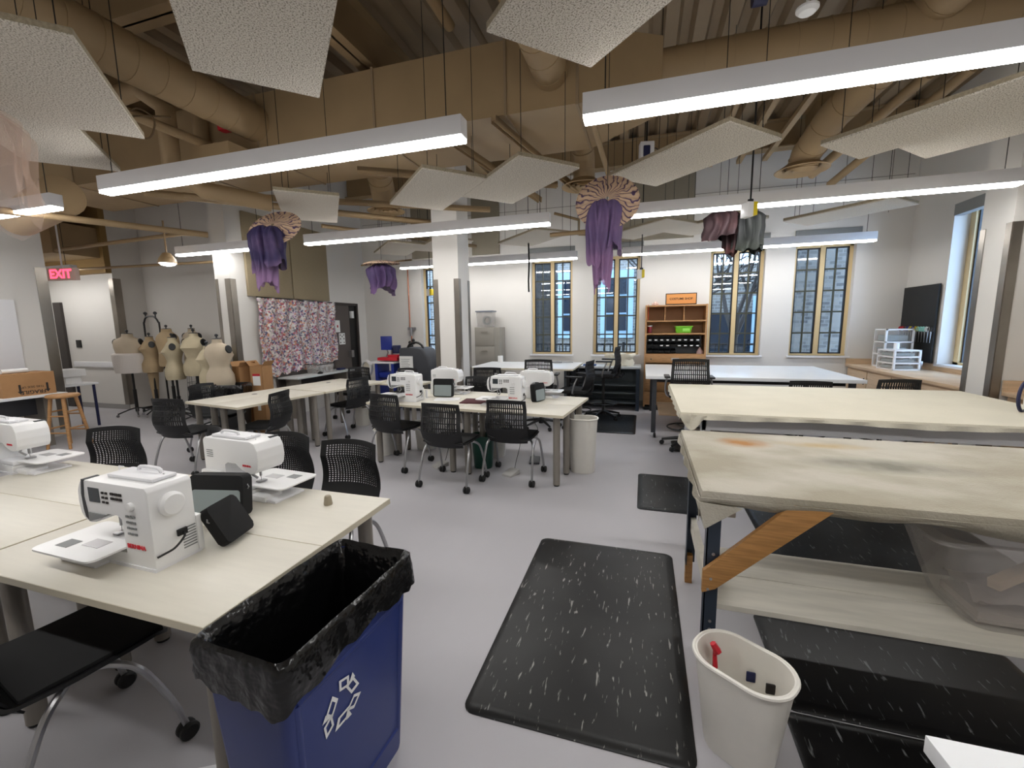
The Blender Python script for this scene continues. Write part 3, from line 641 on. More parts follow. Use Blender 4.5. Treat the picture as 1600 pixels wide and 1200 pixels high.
# ------------------------------------------------------------------ chairs
def chair_back(nc, nr, sw, sh):
    # curved shell with real slots; user faces +y, back leans to -y
    b = MB(); W_, z0, z1 = .47, .42, .875
    us = [0, .07]; k = (1-.14)/nc
    for i in range(nc): us += [.07+k*(i+.5-sw/2), .07+k*(i+.5+sw/2)]
    us += [.93, 1]
    lo, hi = .34, .93; vs = [0, .1, .2, lo]; k2 = (hi-lo)/nr
    for j in range(nr): vs += [lo+k2*(j+.5-sh/2), lo+k2*(j+.5+sh/2)]
    vs += [hi+.01, 1]
    def F(u, v):
        w = W_*(1-.12*v) if v > .25 else W_*(.86+.45*v)
        x = (u-.5)*w; y = -.2-.05*math.sin(min(v*1.3, 1)*PI)-.075*v+.05*(2*u-1)**2; z = z0+(z1-z0)*v-.012*(2*u-1)**2*v
        return (x, y, z)
    n = len(us)
    P = [F(u, v) for v in vs for u in us]; fs = []
    for j in range(len(vs)-1):
        for i in range(n-1):
            slot = i >= 2 and (i-2) % 2 == 0 and i < 2+2*nc and j >= 4 and (j-4) % 2 == 0 and j < 4+2*nr
            if not slot: fs.append((j*n+i, j*n+i+1, (j+1)*n+i+1, (j+1)*n+i))
    b._add(P, fs); return b
back_near = chair_back(20, 18, .56, .58).build('backrest', black_mesh, None, solid=.007).data
back_far = chair_back(17, 5, .42, .8).build('backrest', black_mesh, None, solid=.007).data
for o in [o for o in C.objects if o.name.startswith('backrest')]: bpy.data.objects.remove(o)
def add_mesh(name, me, parent, loc=(0, 0, 0), rot=(0, 0, 0)):
    o = bpy.data.objects.new(name, me); C.objects.link(o); o.parent = parent; o.location = loc; o.rotation_euler = rot; return o
def side_chair(back):
    t = thing('guest_chair', 'chair', 'chair')
    add_mesh('backrest', back, t)
    b = MB(); prof = [(-.205, .475), (-.18, .45), (-.05, .44), (.1, .445), (.2, .45), (.24, .43)]
    def F(u, v):
        k = v*(len(prof)-1); i = min(int(k), len(prof)-2); f = k-i
        y = prof[i][0]*(1-f)+prof[i+1][0]*f; z = prof[i][1]*(1-f)+prof[i+1][1]*f
        return ((u-.5)*(.46-.06*(2*v-1)**4), y, z+.02*(2*u-1)**4)
    b.grid(F, 10, 14); b.build('seat_shell', black, t, solid=.012)
    b = MB(); b.box(-.21, .21, -.16, .225, .452, .475, bev=.01); b.build('seat', black_fab, t)
    for sx in (-1, 1):
        for sy in (-1, 1):
            b = MB(); b.tube(smooth_path([(sx*.17, sy*.03, .43), (sx*.215, sy*.07, .428), (sx*.25, sy*.13, .37), (sx*.262, sy*.2, .19), (sx*.268, sy*.235, .05)], 5), .012, 8)
            l = b.build('leg', silver, t)
            b = MB()
            for k in (-1, 1): b.lathe([(.001, -.013), (.026, -.013), (.034, -.006), (.034, .006), (.026, .013), (.001, .013)], M=T(sx*.268+k*.015, sy*.235, .034) @ Ry(PI/2), n=20)
            b.cyl(sx*.268, sy*.235, .03, .06, .014, n=8); b.build('caster', rubber, l)
    return t
cn = side_chair(back_near); cn_used = [False]
cf = side_chair(back_far); cf_used = [False]
def put_chair(proto, used, x, y, deg, label, group):
    o = proto if not used[0] else copy_tree(proto)
    used[0] = True; o.location = (x, y, 0); o.rotation_euler = (0, 0, math.radians(deg)); o['label'] = label; o['group'] = group
g1 = 'black perforated chairs around the nearest sewing tables'
for a in ((-1.82, 1.93+.12, 180, 'black perforated chair at the far side of the front table, nearest its right corner'),
          (-2.4, 2.12, 176, 'black perforated chair mostly hidden behind the second sewing machine'),
          (-3.15, 2.12, 150, 'black perforated chair turned sideways behind the front table, left of the second machine'),
          (-3.8, 1.95, 196, 'black perforated chair behind the leftmost sewing machine'),
          (-2.0, .87, -11, 'black chair at lower left pushed under the near edge of the front table')):
    put_chair(cn, cn_used, *a, g1)
g2 = 'black perforated chairs around the middle and left tables'
for a in ((-2.7, 4.27, -10, 'black chair at the left end of the middle tables, back to the camera'),
          (-1.84, 3.89, -4, 'black chair at the centre of the middle tables, standing nearest the camera'),
          (-1.28, 4.2, -2, 'black chair near the right end of the middle tables, back to the camera'),
          (-2.3, 5.5, 172, 'black chair behind the middle tables, left of the column base'),
          (-4.32, 3.93, 104, 'black chair on the right side of the left tables, nearer the camera'),
          (-4.22, 5.35, 80, 'black chair on the right side of the left tables, farther from the camera'),
          (-4.95, 3.5, 6, 'black chair at the near end of the left tables'),
          (-5.5, 4.3, -80, 'black chair on the far left side of the left tables, only its back top showing'),
          (-4.95, 6.45, 190, 'black chair at the far end of the left tables before the sequin curtain'),
          (-4.0, 6.45, 175, 'black chair in front of the round white fan')):
    put_chair(cf, cf_used, *a, g2)
# drafting chairs: five star base, foot ring, arms
def star_base(t, zs, ring=True, r=.3):
    b = MB(); b.cyl(0, 0, .07, .13, .035); b.cyl(0, 0, .13, zs-.03, .022); b.build('gas_lift', black, t)
    for k in range(5):
        a = 2*PI*k/5+.3; b = MB(); c, s = math.cos(a), math.sin(a)
        b.tube([(0, 0, .13), (c*.12, s*.12, .115), (c*r, s*r, .075)], [.026, .022, .015], 8); l = b.build('base_spoke', black, t)
        b = MB(); b.lathe([(.001, -.02), (.028, -.018), (.031, 0), (.028, .018), (.001, .02)], M=T(c*r, s*r, .031) @ Rz(a) @ Rx(PI/2), n=14); b.build('caster', rubber, l)
    if ring:
        b = MB(); b.tube([(.23*math.cos(2*PI*i/28), .23*math.sin(2*PI*i/28), .27) for i in range(28)], .01, 7, closed=True)
        for k in range(3): a = 2*PI*k/3; b.tube([(0, 0, .27), (.23*math.cos(a), .23*math.sin(a), .27)], .008, 6)
        b.build('foot_ring', black, t)
def drafting_chair(label, loc, deg, zs=.66, mesh=True, arms=silver, ring=True, bh=.4):
    t = thing('drafting_chair', label, 'chair', loc, math.radians(deg), 'black drafting chairs at the high tables')
    star_base(t, zs, ring)
    b = MB(); b.box(-.23, .23, -.2, .24, zs-.03, zs+.03, bev=.025); b.build('seat', black_fab, t)
    add_mesh('backrest', back_far, t, (0, .0, zs-.4), (0, 0, 0))
    b = MB(); b.box(-.035, .035, -.25, -.05, zs-.06, zs-.03); b.tube([(0, -.2, zs-.05), (0, -.26, zs+.02), (0, -.27, zs+.18)], .02, 8); b.build('back_post', black, t)
    for sx in (-1, 1):
        b = MB(); b.tube(smooth_path([(sx*.1, 0, zs-.04), (sx*.24, -.02, zs-.02), (sx*.27, -.05, zs+.1), (sx*.255, -.1, zs+.22)], 5), .013, 8); a = b.build('arm_tube', arms, t)
        b = MB(); b.box(sx*.255-.035, sx*.255+.035, -.18, .08, zs+.22, zs+.245, bev=.01); b.build('arm_pad', black, a)
    return t
drafting_chair('drafting chair with silver arms between the two right tables, back to the camera', (.56, 5.78, 0), 0, .7)
drafting_chair('drafting chair with silver arms in front of the high back table', (-1.5, 6.42, 0), 4, .62)
drafting_chair('chair with silver arm just right of the white column behind the middle tables', (-2.22, 6.12, 0), 8, .52)
drafting_chair('black drafting chair seen from the side, nearer of two by the steel workbench', (-.98, 6.62, 0), 80, .58)
drafting_chair('black drafting chair seen from the side, farther of two by the steel workbench', (-.62, 7.3, 0), 84, .76)
drafting_chair('black chair behind the cream covered table at right with only its back top showing', (2.62, 5.78, 0), 8, .5)
drafting_chair('chair left of the one by the counter, only a sliver showing over the cream table', (1.85, 5.8, 0), -4, .46)

# ------------------------------------------------------------------ laminate tables
def table(label, cx, cy, w, d, h=.74, rz=0, legr=.035, group=None, top=lam, edge=lam_edge, leg=grey_leg, grommet=False, inset=.09):
    t = thing('sewing_table', label, 'table', (cx, cy, 0), rz, group)
    b = MB(); b.box(-w/2, w/2, -d/2, d/2, h-.028, h, bev=.002); tp = b.build('tabletop', top, t)
    b = MB(); e = .0015
    for q in ((-w/2-e, w/2+e, -d/2-e, -d/2), (-w/2-e, w/2+e, d/2, d/2+e), (-w/2-e, -w/2, -d/2, d/2), (w/2, w/2+e, -d/2, d/2)): b.box(*q, h-.027, h-.001)
    b.build('edge_band', edge, tp, smooth=False)
    if grommet:
        b = MB(); b.lathe([(.001, h+.001), (.03, h+.002), (.035, h)], 0, d*.1); b.build('cable_grommet', dark_grey, tp)
    for sx in (-1, 1):
        for sy in (-1, 1):
            b = MB(); b.cyl(sx*(w/2-inset), sy*(d/2-inset), .015, h-.03, legr, n=18); l = b.build('leg', leg, t)
            b = MB(); b.cyl(sx*(w/2-inset), sy*(d/2-inset), 0, .015, legr*.8, n=14); b.build('glide', rubber, l)
    return t
G = 'cream laminate sewing tables in the front block'
table('cream laminate table nearest the camera, its corner meeting the blue bin', -1.835, 1.072, 1.24, .485, group=G)
table('cream laminate table in the front block, far right quarter with the grey thimble', -1.835, 1.562, 1.24, .485, group=G)
table('cream laminate table at the left edge of the frame, near row', -3.09, 1.072, 1.24, .485, group=G)
table('cream laminate table in the front block, far left quarter under the leftmost machine', -3.09, 1.562, 1.24, .485, group=G)
G = 'cream laminate tables in the middle block'; am = math.radians(-5.7)
def mid(dx, dy): return -1.835+dx*math.cos(am)-dy*math.sin(am), 4.62+dx*math.sin(am)+dy*math.cos(am)
table('cream laminate table of the middle block, near left quarter', *mid(-0.595, -0.275), 1.18, .54, rz=am, group=G)
table('cream laminate table of the middle block, near right quarter beside the white bin', *mid(0.595, -0.275), 1.18, .54, rz=am, group=G)
table('cream laminate table of the middle block, far left quarter', *mid(-0.595, 0.275), 1.18, .54, rz=am, group=G)
table('cream laminate table of the middle block, far right quarter', *mid(0.595, 0.275), 1.18, .54, rz=am, group=G)
G = 'cream tables in the angled left block'; a = math.radians(-9)
for i, (dx, dy, l) in enumerate(((-.255, -.6, 'angled left block table at its near left'), (.255, -.6, 'angled left block table at its near right'), (-.255, .6, 'angled left block table at its far left'), (.255, .6, 'angled left block table at its far right'))):
    table('cream laminate '+l, -4.61+dx*math.cos(a)-dy*math.sin(a), 4.82+dx*math.sin(a)+dy*math.cos(a), .5, 1.17, rz=a, group=G, grommet=True)
table('white table end beyond the angled left block, near the round fan', -3.7, 6.0, .9, .5, .72, a, group=None)
table('high white topped work table in front of the second window', -1.93, 7.28, 1.78, 1.2, .9, 0, .028, top=white_lam, leg=black)
# lower right corner table
t = thing('side_table', 'white table corner at the bottom right edge of the frame', 'table', (0, 0, 0))
b = MB(); b.prism([(.592, 1.008), (.66, .2), (1.6, .2), (1.6, 1.02)], .7, .74, 'z', bev=.002); b.build('tabletop', white_lam, t)
for x, y in ((1.45, .9), (1.4, .35), (.8, .35)): b = MB(); b.cyl(x, y, 0, .7, .03); b.build('leg', grey_leg, t)

# ------------------------------------------------------------------ big padded tables at right
t = thing('padded_cutting_table', 'worn felt covered work table at right on slate steel legs with a wooden brace', 'table')
b = MB(); nx, ny = 60, 24
X0, X1, Y0, Y1, H = .255, 2.6, 1.9, 3.0, .9
b.box(X0, X1, Y0, Y1, H-.06, H, bev=.022); top = b.build('padded_top', felt, t)
b = MB()   # drooping cover along the near edge and corner
def F(u, v):
    x = X0-.004+(X1-X0)*u; dr = .04+.012*math.sin(u*9)+.03*max(0, 1-u*14)+.05*math.exp(-((u-.5)/.1)**2)
    return (x, Y0-.004+.012*math.sin(u*40)*v+.05*v*v, H-.03-dr*v)
b.grid(F, 90, 6)
def F2(u, v):
    y = Y0+(Y1-Y0)*u; dr = .06+.05*max(0, 1-u*12)
    return (X0-.004+.008*math.sin(u*30)*v, y, H-.03-dr*v)
b.grid(F2, 40, 5); b.build('cover_skirt', felt, top, solid=.003)
b = MB(); b._add([(X0-.005, Y0-.008, H-.05), (X0+.16, Y0-.012, H-.06), (X0+.02, Y0-.016, H-.165), (X0-.012, Y0+.06, H-.06)], [(0, 1, 2), (0, 2, 3)]); b.build('hanging_corner', felt, top, solid=.004)
def angle_leg(x, y, sx, sy, h=.83, z0=.12):
    b = MB(); b.box(min(x, x+sx*.055), max(x, x+sx*.055), min(y, y+sy*.005), max(y, y+sy*.005), z0, h)
    b.box(min(x, x+sx*.005), max(x, x+sx*.005), min(y, y+sy*.055), max(y, y+sy*.055), z0, h)
    l = b.build('leg', slate, t, smooth=False)
    b = MB(); b.box(min(x, x+sx*.04), max(x, x+sx*.04), min(y+sy*.006, y+sy*.046), max(y+sy*.006, y+sy*.046), 0, z0+.06); b.build('wood_foot', wood_brace, l, smooth=False)
    for zz in (.14, .18, .21, .24, .28, .6):
        b = MB(); b.lathe([(.001, 0), (.007, 0), (.007, .003), (.001, .004)], M=T(x+sx*.03, y, zz) @ Rx(PI/2*sy), n=10); b.build('bolt', silver, l)
for x, y, sx, sy in ((.29, 1.93, 1, 1), (.29, 2.72, 1, -1), (2.5, 1.93, -1, 1), (2.5, 2.72, -1, -1)): angle_leg(x, y, sx, sy)
b = MB(); b.box(.33, 2.52, 1.945, 2.2, .335, .36, bev=.002); b.build('lower_shelf', painted, t, smooth=False)
b = MB(); b.box(.33, 2.52, 2.206, 2.48, .335, .36, bev=.002); b.build('lower_shelf', painted, t, smooth=False)
b = MB(); b.box(.31, .34, 1.96, 2.7, .34, .42); b.build('end_rail', painted, t, smooth=False)
b = MB(); b.prism([(.277, .43), (.277, .53), (.6, .872), (.76, .872), (.33, .455)], 1.9, 1.925, 'y', bev=.002); br_ = b.build('diagonal_brace', wood_brace, t)
for x, z in ((.31, .5), (.30, .45)): b = MB(); b.lathe([(.001, 0), (.006, 0), (.006, .003), (.001, .004)], M=T(x, 1.9, z) @ Rx(PI/2), n=10); b.build('bolt', silver, br_)
b = MB(); b.box(.375, .415, 2.0, 2.03, .745, .87, bev=.006); b.build('outlet_strip', painted, t)
b = MB(); b.box(.4, 2.4, 2.68, 2.71, .74, .84); b.build('rear_rail', slate, t, smooth=False)

t = thing('canvas_table', 'cream canvas covered table behind the felt one, with white apron and legs', 'table')
b = MB(); b.box(.31, 3.1, 3.7, 5.42, .83, .88, bev=.02); top = b.build('padded_top', canvas, t)
b = MB()
def F(u, v): return (.305+2.8*u, 3.695+.01*math.sin(u*60)*v, .865-(.035+.008*math.sin(u*13))*v)
b.grid(F, 120, 4)
def F2(u, v): return (.305+.006*math.sin(u*40)*v, 3.7+1.7*u, .865-.05*v)
b.grid(F2, 60, 4); b.build('cover_skirt', canvas, top, solid=.003)
b = MB(); b.grid(lambda u, v: (.31+.2*u, 3.69-.012*math.sin(u*9+v*2), .86-(.1*math.sin(PI*min(u*1.2, 1))+.02)*v-.02*u*v), 14, 6); b.build('hanging_corner', canvas, top, solid=.003)
b = MB(); b.box(.5, 2.95, 3.86, 3.89, .7, .83); b.box(.5, .53, 3.86, 5.3, .7, .83); b.build('apron', white_m, t, smooth=False)
for x, y in ((.53, 3.9), (2.9, 3.9), (.53, 5.25), (2.9, 5.25)): b = MB(); b.box(x-.035, x+.035, y-.035, y+.035, 0, .72); b.build('leg', white_m, t, smooth=False)

t = thing('drafting_table', 'white topped high table in front of the wooden shelf unit, on black legs with casters', 'table')
b = MB(); b.box(.05, 2.6, 6.12, 7.85, .84, .885, bev=.004); b.build('tabletop', white_lam, t)
b = MB(); b.box(.2, 2.45, 6.3, 7.7, .78, .84); b.build('apron', black, t, smooth=False)
for x, y in ((.17, 6.2), (2.48, 6.2), (.17, 7.75), (2.48, 7.75)):
    b = MB(); b.box(x-.03, x+.03, y-.03, y+.03, .08, .84); l = b.build('leg', dark_grey, t, smooth=False)
    b = MB(); b.lathe([(.001, -.018), (.032, -.016), (.036, 0), (.032, .016), (.001, .018)], M=T(x+.02, y, .037) @ Ry(PI/2), n=14); b.build('caster', rubber, l)
b = MB(); b.box(.25, 2.4, 6.5, 7.5, .26, .285); b.build('lower_shelf', wood_l, t, smooth=False)

# ------------------------------------------------------------------ sewing machines
def sewing_machine(front=True):
    t = thing('sewing_machine', 'm', 'sewing machine')
    prof = [(-.1, 0), (.19, 0), (.19, .3), (.178, .315), (-.15, .315), (-.178, .306), (-.196, .27), (-.2, .225), (-.192, .18), (-.172, .156), (-.14, .148), (-.112, .152), (-.085, .17), (-.055, .178), (-.045, .2), (.02, .2), (.042, .186), (.048, .05), (-.1, .05)]
    b = MB(); b.prism(prof, -.08, .075, 'y', bev=.005)
    b.prism([(.05, 0), (.19, 0), (.19, .15), (.05, .15)], .075, .1, 'y', bev=.008); body = b.build('body', white_p, t)
    b = MB(); b.box(-.1, .055, -.05, .07, .05, .078, bev=.008); b.build('free_arm', white_m, t)
    b = MB(); b.prism([(-.11, -.085), (.19, -.085), (.19, .085), (-.11, .085)], 0, .012, 'z'); b.build('foot_base', white_m, t)
    b = MB(); b.prism(rrect(.34, .24, .03, cx=-.13, cy=-.075), .07, .077, 'z'); b.build('extension_table', white_p, t)
    b = MB(); b.box(-.26, -.06, -.13, .05, .0004, .012, bev=.003); b.build('lower_tray', white_m, t)
    b = MB(); b.box(-.14, -.05, -.12, -.07, .0772, .0782); b.build('needle_plate', silver, t, smooth=False)
    b = MB(); b.prism([(-.166, .17), (-.148, .156), (-.152, .2), (-.16, .25), (-.15, .317), (-.163, .318), (-.174, .26), (-.172, .2)], -.0815, -.03, 'y'); b.build('thread_slot', dark_grey, t)
    b = MB(); b.prism([(-.145, .153), (-.09, .17), (-.05, .183), (-.05, .19), (-.145, .19)], -.084, -.06, 'y', bev=.002); b.build('lamp_cowl', grille_m, t)
    b = MB(); b.box(-.2, -.06, -.045, .06, .0005, .03, bev=.006); b.build('base_foot', white_p, t)
    b = MB(); b.box(-.235, -.17, -.15, -.1, .0772, .0782); b.build('plate_window', grille_m, t, smooth=False)
    b = MB(); b.lathe([(.001, 0), (.04, 0), (.045, .008), (.045, .018), (.036, .028), (.001, .03)], M=T(.188, -.01, .235) @ Ry(PI/2), n=28); b.build('handwheel', white_p, t)
    b = MB(); b.box(-.13, -.07, -.082, -.08, .235, .29); b.build('display', screen_m, t, smooth=False)
    for i in range(3):
        for j in range(2): b = MB(); b.box(-.055+j*.02, -.043+j*.02, -.083, -.08, .236+i*.018, .244+i*.018); b.build('button', ink, t, smooth=False)
    for i in range(2):
        for j in range(3): b = MB(); b.box(-.005+j*.022, .011+j*.022, -.083, -.08, .255+i*.018, .264+i*.018); b.build('button', ink, t, smooth=False)
    b = MB()
    for i in range(4):
        for j in range(3): b.box(.065+j*.018, .078+j*.018, -.083, -.08, .13+i*.022, .138+i*.022)
    b.build('stitch_chart', grille_m, t, smooth=False)
    b = MB(); b.lathe([(.001, 0), (.016, 0), (.016, .012), (.001, .014)], M=T(.1, -.08, .24) @ Rx(PI/2), n=18); b.build('dial', white_p, t)
    lettering('BERNINA', .0235, red_ink, t, (.1, -.0815, .085), (PI/2, 0, 0), bold=.0003)
    lettering('BERNINA', .014, red_ink, t, (-.12, .0765, .19), (PI/2, 0, PI), bold=.0003)
    b = MB(); b.tube([(-.1, -.01, .155), (-.1, -.01, .11)], .006, 8); b.tube([(-.1, -.01, .11), (-.1, -.012, .08)], .0015, 6); n_ = b.build('needle_bar', silver, t)
    b = MB(); b.box(-.115, -.085, -.035, .01, .079, .086, bev=.002); b.tube([(-.085, .01, .16), (-.075, .02, .125), (-.09, .0, .1)], .007, 7); b.build('presser_foot', silver, n_)
    b = MB(); b.box(-.1, .15, -.035, .055, .315, .33, bev=.008); b.tube(smooth_path([(-.02, .03, .322), (-.01, .03, .345), (.09, .03, .345), (.1, .03, .322)], 4), .007, 7); b.build('top_cover', white_m, t)
    b = MB(); b.lathe([(.001, 0), (.012, 0), (.012, .006), (.003, .007), (.003, .02), (.001, .02)], .13, .02, 14, T(0, 0, .315)); b.tube([(-.14, .03, .315), (-.14, .03, .335), (-.11, .03, .335)], .002, 6); b.build('spool_pin', white_m, t)
    b = MB()
    for k in range(4): b.box(.12, .165, .0755, .077, .215+k*.011, .219+k*.011)
    for k in range(8): b.box(.1902, .1915, .02, .07, .04+k*.011, .045+k*.011)
    b.build('vent', grille_m, t, smooth=False)
    b = MB(); b.box(.19, .2, .0, .035, .1, .125, bev=.002); b.tube(smooth_path([(.197, .02, .11), (.215, .01, .1), (.22, -.03, .075), (.2, -.06, .06), (.193, -.075, .055)], 6), .004, 7); b.build('power_cord', cable_m, t)
    return t
sm = sewing_machine(); sm.location = (-1.845, 1.08, .74); sm.rotation_euler = (0, 0, math.radians(-1))
sm['label'] = 'white sewing machine with red lettering on the front table, largest and nearest'; G = 'white computerised sewing machines'; sm['group'] = G
for x, y, rz, l in ((-1.985, 1.66, 176, 'white sewing machine seen from behind, beside the black and grey case'), (-3.78, 1.6, 178, 'white sewing machine with a red bow at the left edge'),
        (-2.66, 4.4, -4, 'white sewing machine at the left of the middle tables facing the camera'), (-2.4, 4.98, 178, 'white sewing machine turned away at the back of the middle tables, left'),
        (-1.42, 4.42, 0, 'white sewing machine at the right of the middle tables on a dark red mat'), (-1.2, 4.92, 180, 'white sewing machine mostly hidden behind the right one of the middle tables')):
    place(sm, (x, y, .74), math.radians(rz), l, G)
b = MB()
for k in range(9):
    a = 2*PI*k/9; b.tube([(0, 0, 0), (.012*math.cos(a), -.004, .012*math.sin(a)), (.021*math.cos(a+.3), -.002, .021*math.sin(a+.3))], .0035, 5)
b.tube([(0, 0, 0), (.004, 0, -.03)], .002, 5)
o = b.build('red_bow', red_m); o.location = (-3.8, 1.5, 1.0); tag(o, 'small red yarn bow hanging on the leftmost sewing machine', 'bow')
# accessory cases
def case(label, x, y, z, deg, tilt=6, w=.22, h=.17, d=.06, grp='black and grey sewing accessory cases'):
    t = thing('accessory_case', label, 'case', (x, y, z), math.radians(deg), grp)
    M = Rx(math.radians(-tilt))
    b = MB(); b.prism(rrect(w, h, .02, cy=h/2+.004), -d/2, d/2, 'y', M, bev=.006); b.build('case_body', black_fab, t)
    b = MB(); b.prism(rrect(w-.03, h*.62, .012, cy=h*.36), -d/2-.003, -d/2, 'y', M); b.build('grey_pocket', grey_case, t)
    b = MB(); b.tube([(w/2-.004, 0, h*.8), (w/2+.006, 0, h*.72), (w/2, 0, h*.68)], .003, 6, M); b.build('zip_pull', silver, t)
case('black and grey accessory case standing between the two nearest machines', -1.87, 1.42, .74, 12, w=.265, h=.195)
case('smaller black case leaning on the nearest machine', -1.585, 1.27, .748, -76, -30, .16, .17, .045)
case('black case at the extreme left edge beside the leftmost machine', -3.85, 1.36, .74, 30)
case('black and grey case between the two left machines of the middle tables', -2.33, 4.72, .74, 5, w=.25, h=.22)
case('black case behind the right machine of the middle tables', -1.12, 4.68, .74, 70, w=.2, h=.2)
b = MB(); b.lathe([(.0005, 0), (.02, 0), (.021, .006), (.016, .04), (.013, .046), (.0005, .048)], n=20); o = b.build('thread_spool', mat('beige spool', srgb(150, 140, 120), .6)); o.location = (-1.47, 1.66, .74); tag(o, 'small beige thimble like spool alone on the front table', 'spool')
b = MB(); b.box(-.19, .19, -.14, .14, 0, .012, bev=.004); o = b.build('maroon_tray', mat('maroon felt', srgb(70, 22, 28), .9)); o.location = (-1.78, 4.5, .74); o.rotation_euler = (0, 0, .1); tag(o, 'dark red lined tray left of the right middle machine', 'tray')
b = MB(); b.prism(rrect(.3, .2, .02), 0, .006, 'z'); o = b.build('spare_extension_table', white_p); o.location = (-2.2, 4.55, .74); o.rotation_euler = (0, 0, .3); tag(o, 'white plastic plate lying right of the grey and black case on the middle tables', 'plate')
b = MB(); b.lathe([(.03, 0), (.032, .002), (.014, .006), (.014, .1), (.001, .1)]); o = b.build('thread_cone', white_m); o.location = (-2.5, 4.6, .74); tag(o, 'tall thin white thread stand behind the left middle machine', 'thread stand')
# foot pedals
def pedal(label, x, y, deg, m=grey_leg):
    t = thing('foot_pedal', label, 'foot pedal', (x, y, 0), math.radians(deg), 'sewing machine foot pedals on the floor')
    b = MB(); b.prism([(-.08, 0), (.08, 0), (.08, .05), (-.08, .02)], -.06, .06, 'x', bev=.004); b.build('pedal_body', m, t)
    b = MB(); b.tube(smooth_path([(0, .07, .04), (-.02, .12, .1), (.03, .14, .35), (-.02, .1, .5), (0, .15, .7)], 6), .003, 5); b.build('cord', cable_m, t)
pm = mat('pale grey plastic', srgb(176, 174, 170), .5)
pedal('pale grey foot pedal on the floor under the right middle machine', -1.33, 4.25, -20, pm)
pedal('dark grey foot pedal behind the pale one under the right middle machine', -1.18, 4.72, 10, dark_grey)
pedal('pale foot pedal under the left part of the middle tables', -2.2, 4.3, -25, pm)
b = MB(); b.tube(smooth_path([(0, 0, 0), (.1, .05, 0), (.18, -.03, 0), (.3, .06, 0), (.36, .02, .2), (.33, .0, .6)]), .003, 5); o = b.build('floor_cable', cable_m); o.location = (-1.5, 1.15, .004); tag(o, 'thin black cable trailing on the floor behind the blue bin', 'cable')
b = MB(); b.box(-.1, .1, -.06, .06, 0, .03, bev=.004); o = b.build('power_block', white_m); o.location = (-1.42, .93, 0); o.rotation_euler = (0, 0, .5); tag(o, 'white block on the floor behind the nearest table leg', 'power block')

# ------------------------------------------------------------------ mats
def floor_mat(label, x0, x1, y0, y1, m, r=.04, h=.018, z=0):
    b = MB(); w, d = x1-x0, y1-y0
    rr = [[(p[0], p[1], zz) for p in rrect(w-2*i, d-2*i, max(r-i*.4, .01), 5)] for i, zz in ((0, 0), (0, .004), (.008, h*.55), (.035, h), (.05, h))]
    b.loft(rr); o = b.build('anti_fatigue_mat', m); o.location = ((x0+x1)/2, (y0+y1)/2, z); tag(o, label, 'floor mat', 'black marbled floor mats')
floor_mat('large black marbled mat in the open aisle, nearest the camera', -.69, .233, 1.455, 2.985, mat_y, .05)
floor_mat('black marbled mat in the aisle left of the canvas covered table', -.01, .6, 3.7, 4.62, mat_x)
floor_mat('black marbled mat seen under the felt table top, toward the canvas table', .88, 2.4, 2.95, 4.2, mat_x)
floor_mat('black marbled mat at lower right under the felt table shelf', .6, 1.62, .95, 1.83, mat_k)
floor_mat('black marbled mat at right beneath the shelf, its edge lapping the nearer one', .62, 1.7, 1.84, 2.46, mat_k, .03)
floor_mat('black marbled mat under the black drafting chairs', -.95, -.07, 6.3, 7.65, mat_x)
floor_mat('black marbled mat under the silver armed drafting chair at right', .4, 1.3, 5.56, 6.08, mat_x)

# ------------------------------------------------------------------ bins
def wastebasket(label, x, y, w, d, h, m, deg=0, taper=.8, group='white plastic waste bins'):
    t = thing('waste_bin', label, 'waste bin', (x, y, 0), math.radians(deg), group)
    b = MB(); R = lambda k, z, i=0: [(p[0], p[1], z) for p in rrect(w*k-2*i, d*k-2*i, min(w, d)*k*.47-i, 9)]
    b.loft([R(taper, 0), R(taper+.02, .01), R(1, h-.02), R(1.0, h), R(1.0, h, .006), R(taper+.02, .02, .006)]); b.build('bin_body', m, t)
    b = MB(); b.tube([(p[0], p[1], h-.004) for p in rrect(w+.008, d+.008, min(w, d)*.47, 9)], .008, 7, closed=True); b.build('rim', m, t)
    return t
wb = wastebasket('white waste bin with scraps of red ribbon in front of the felt table leg', .385, 1.6, .33, .23, .37, bin_w, -34, .72)
b = MB(); b.tube([(-.12, .02, .36), (-.105, .03, .33), (-.12, .045, .3), (-.11, .03, .26), (-.12, .03, .2)], [.012, .016, .008, .01, .004], 6); o = b.build('red_ribbon', red_m); o.location = (.385, 1.6, 0); o.rotation_euler = (0, 0, math.radians(-32)); tag(o, 'crumpled red ribbon scrap hanging inside the nearest white bin', 'ribbon scrap')
for dx, dy, l, mm_ in ((0, .09, 'blue', navy), (.07, .085, 'dark', ink)):
    b = MB(); b.box(-.016, .016, -.004, .004, -.02, .02, bev=.003); o = b.build('fabric_scrap', mm_); a = math.radians(-32); o.location = (.385+dx*math.cos(a)-dy*math.sin(a), 1.6+dx*math.sin(a)+dy*math.cos(a)  , .25); tag(o, 'tiny %s fabric scrap stuck inside the nearest white bin' % l, 'scrap')
w2 = wastebasket('white waste bin with an embossed mark beside the right end of the middle tables', -.6, 4.57, .31, .25, .6, bin_w, 4, .82)
b = MB(); b.box(-.04, .04, -.119, -.113, .42, .52, Rx(math.radians(-2.5)), bev=.002); b.build('embossed_mark', white_m, w2)
b = MB(); b.box(-.05, .05, -.122, -.1, .575, .6, bev=.004); b.build('handle', white_m, w2)
wastebasket('white waste bin under the left end of the middle tables', -3.1, 4.6, .3, .22, .33, bin_w, 80)
wastebasket('second white waste bin under the left end of the middle tables, right one', -2.72, 4.95, .3, .22, .36, bin_w, 10)
wastebasket('white waste bin under the middle tables behind the dark green one', -1.72, 4.85, .3, .22, .36, bin_w, 5)
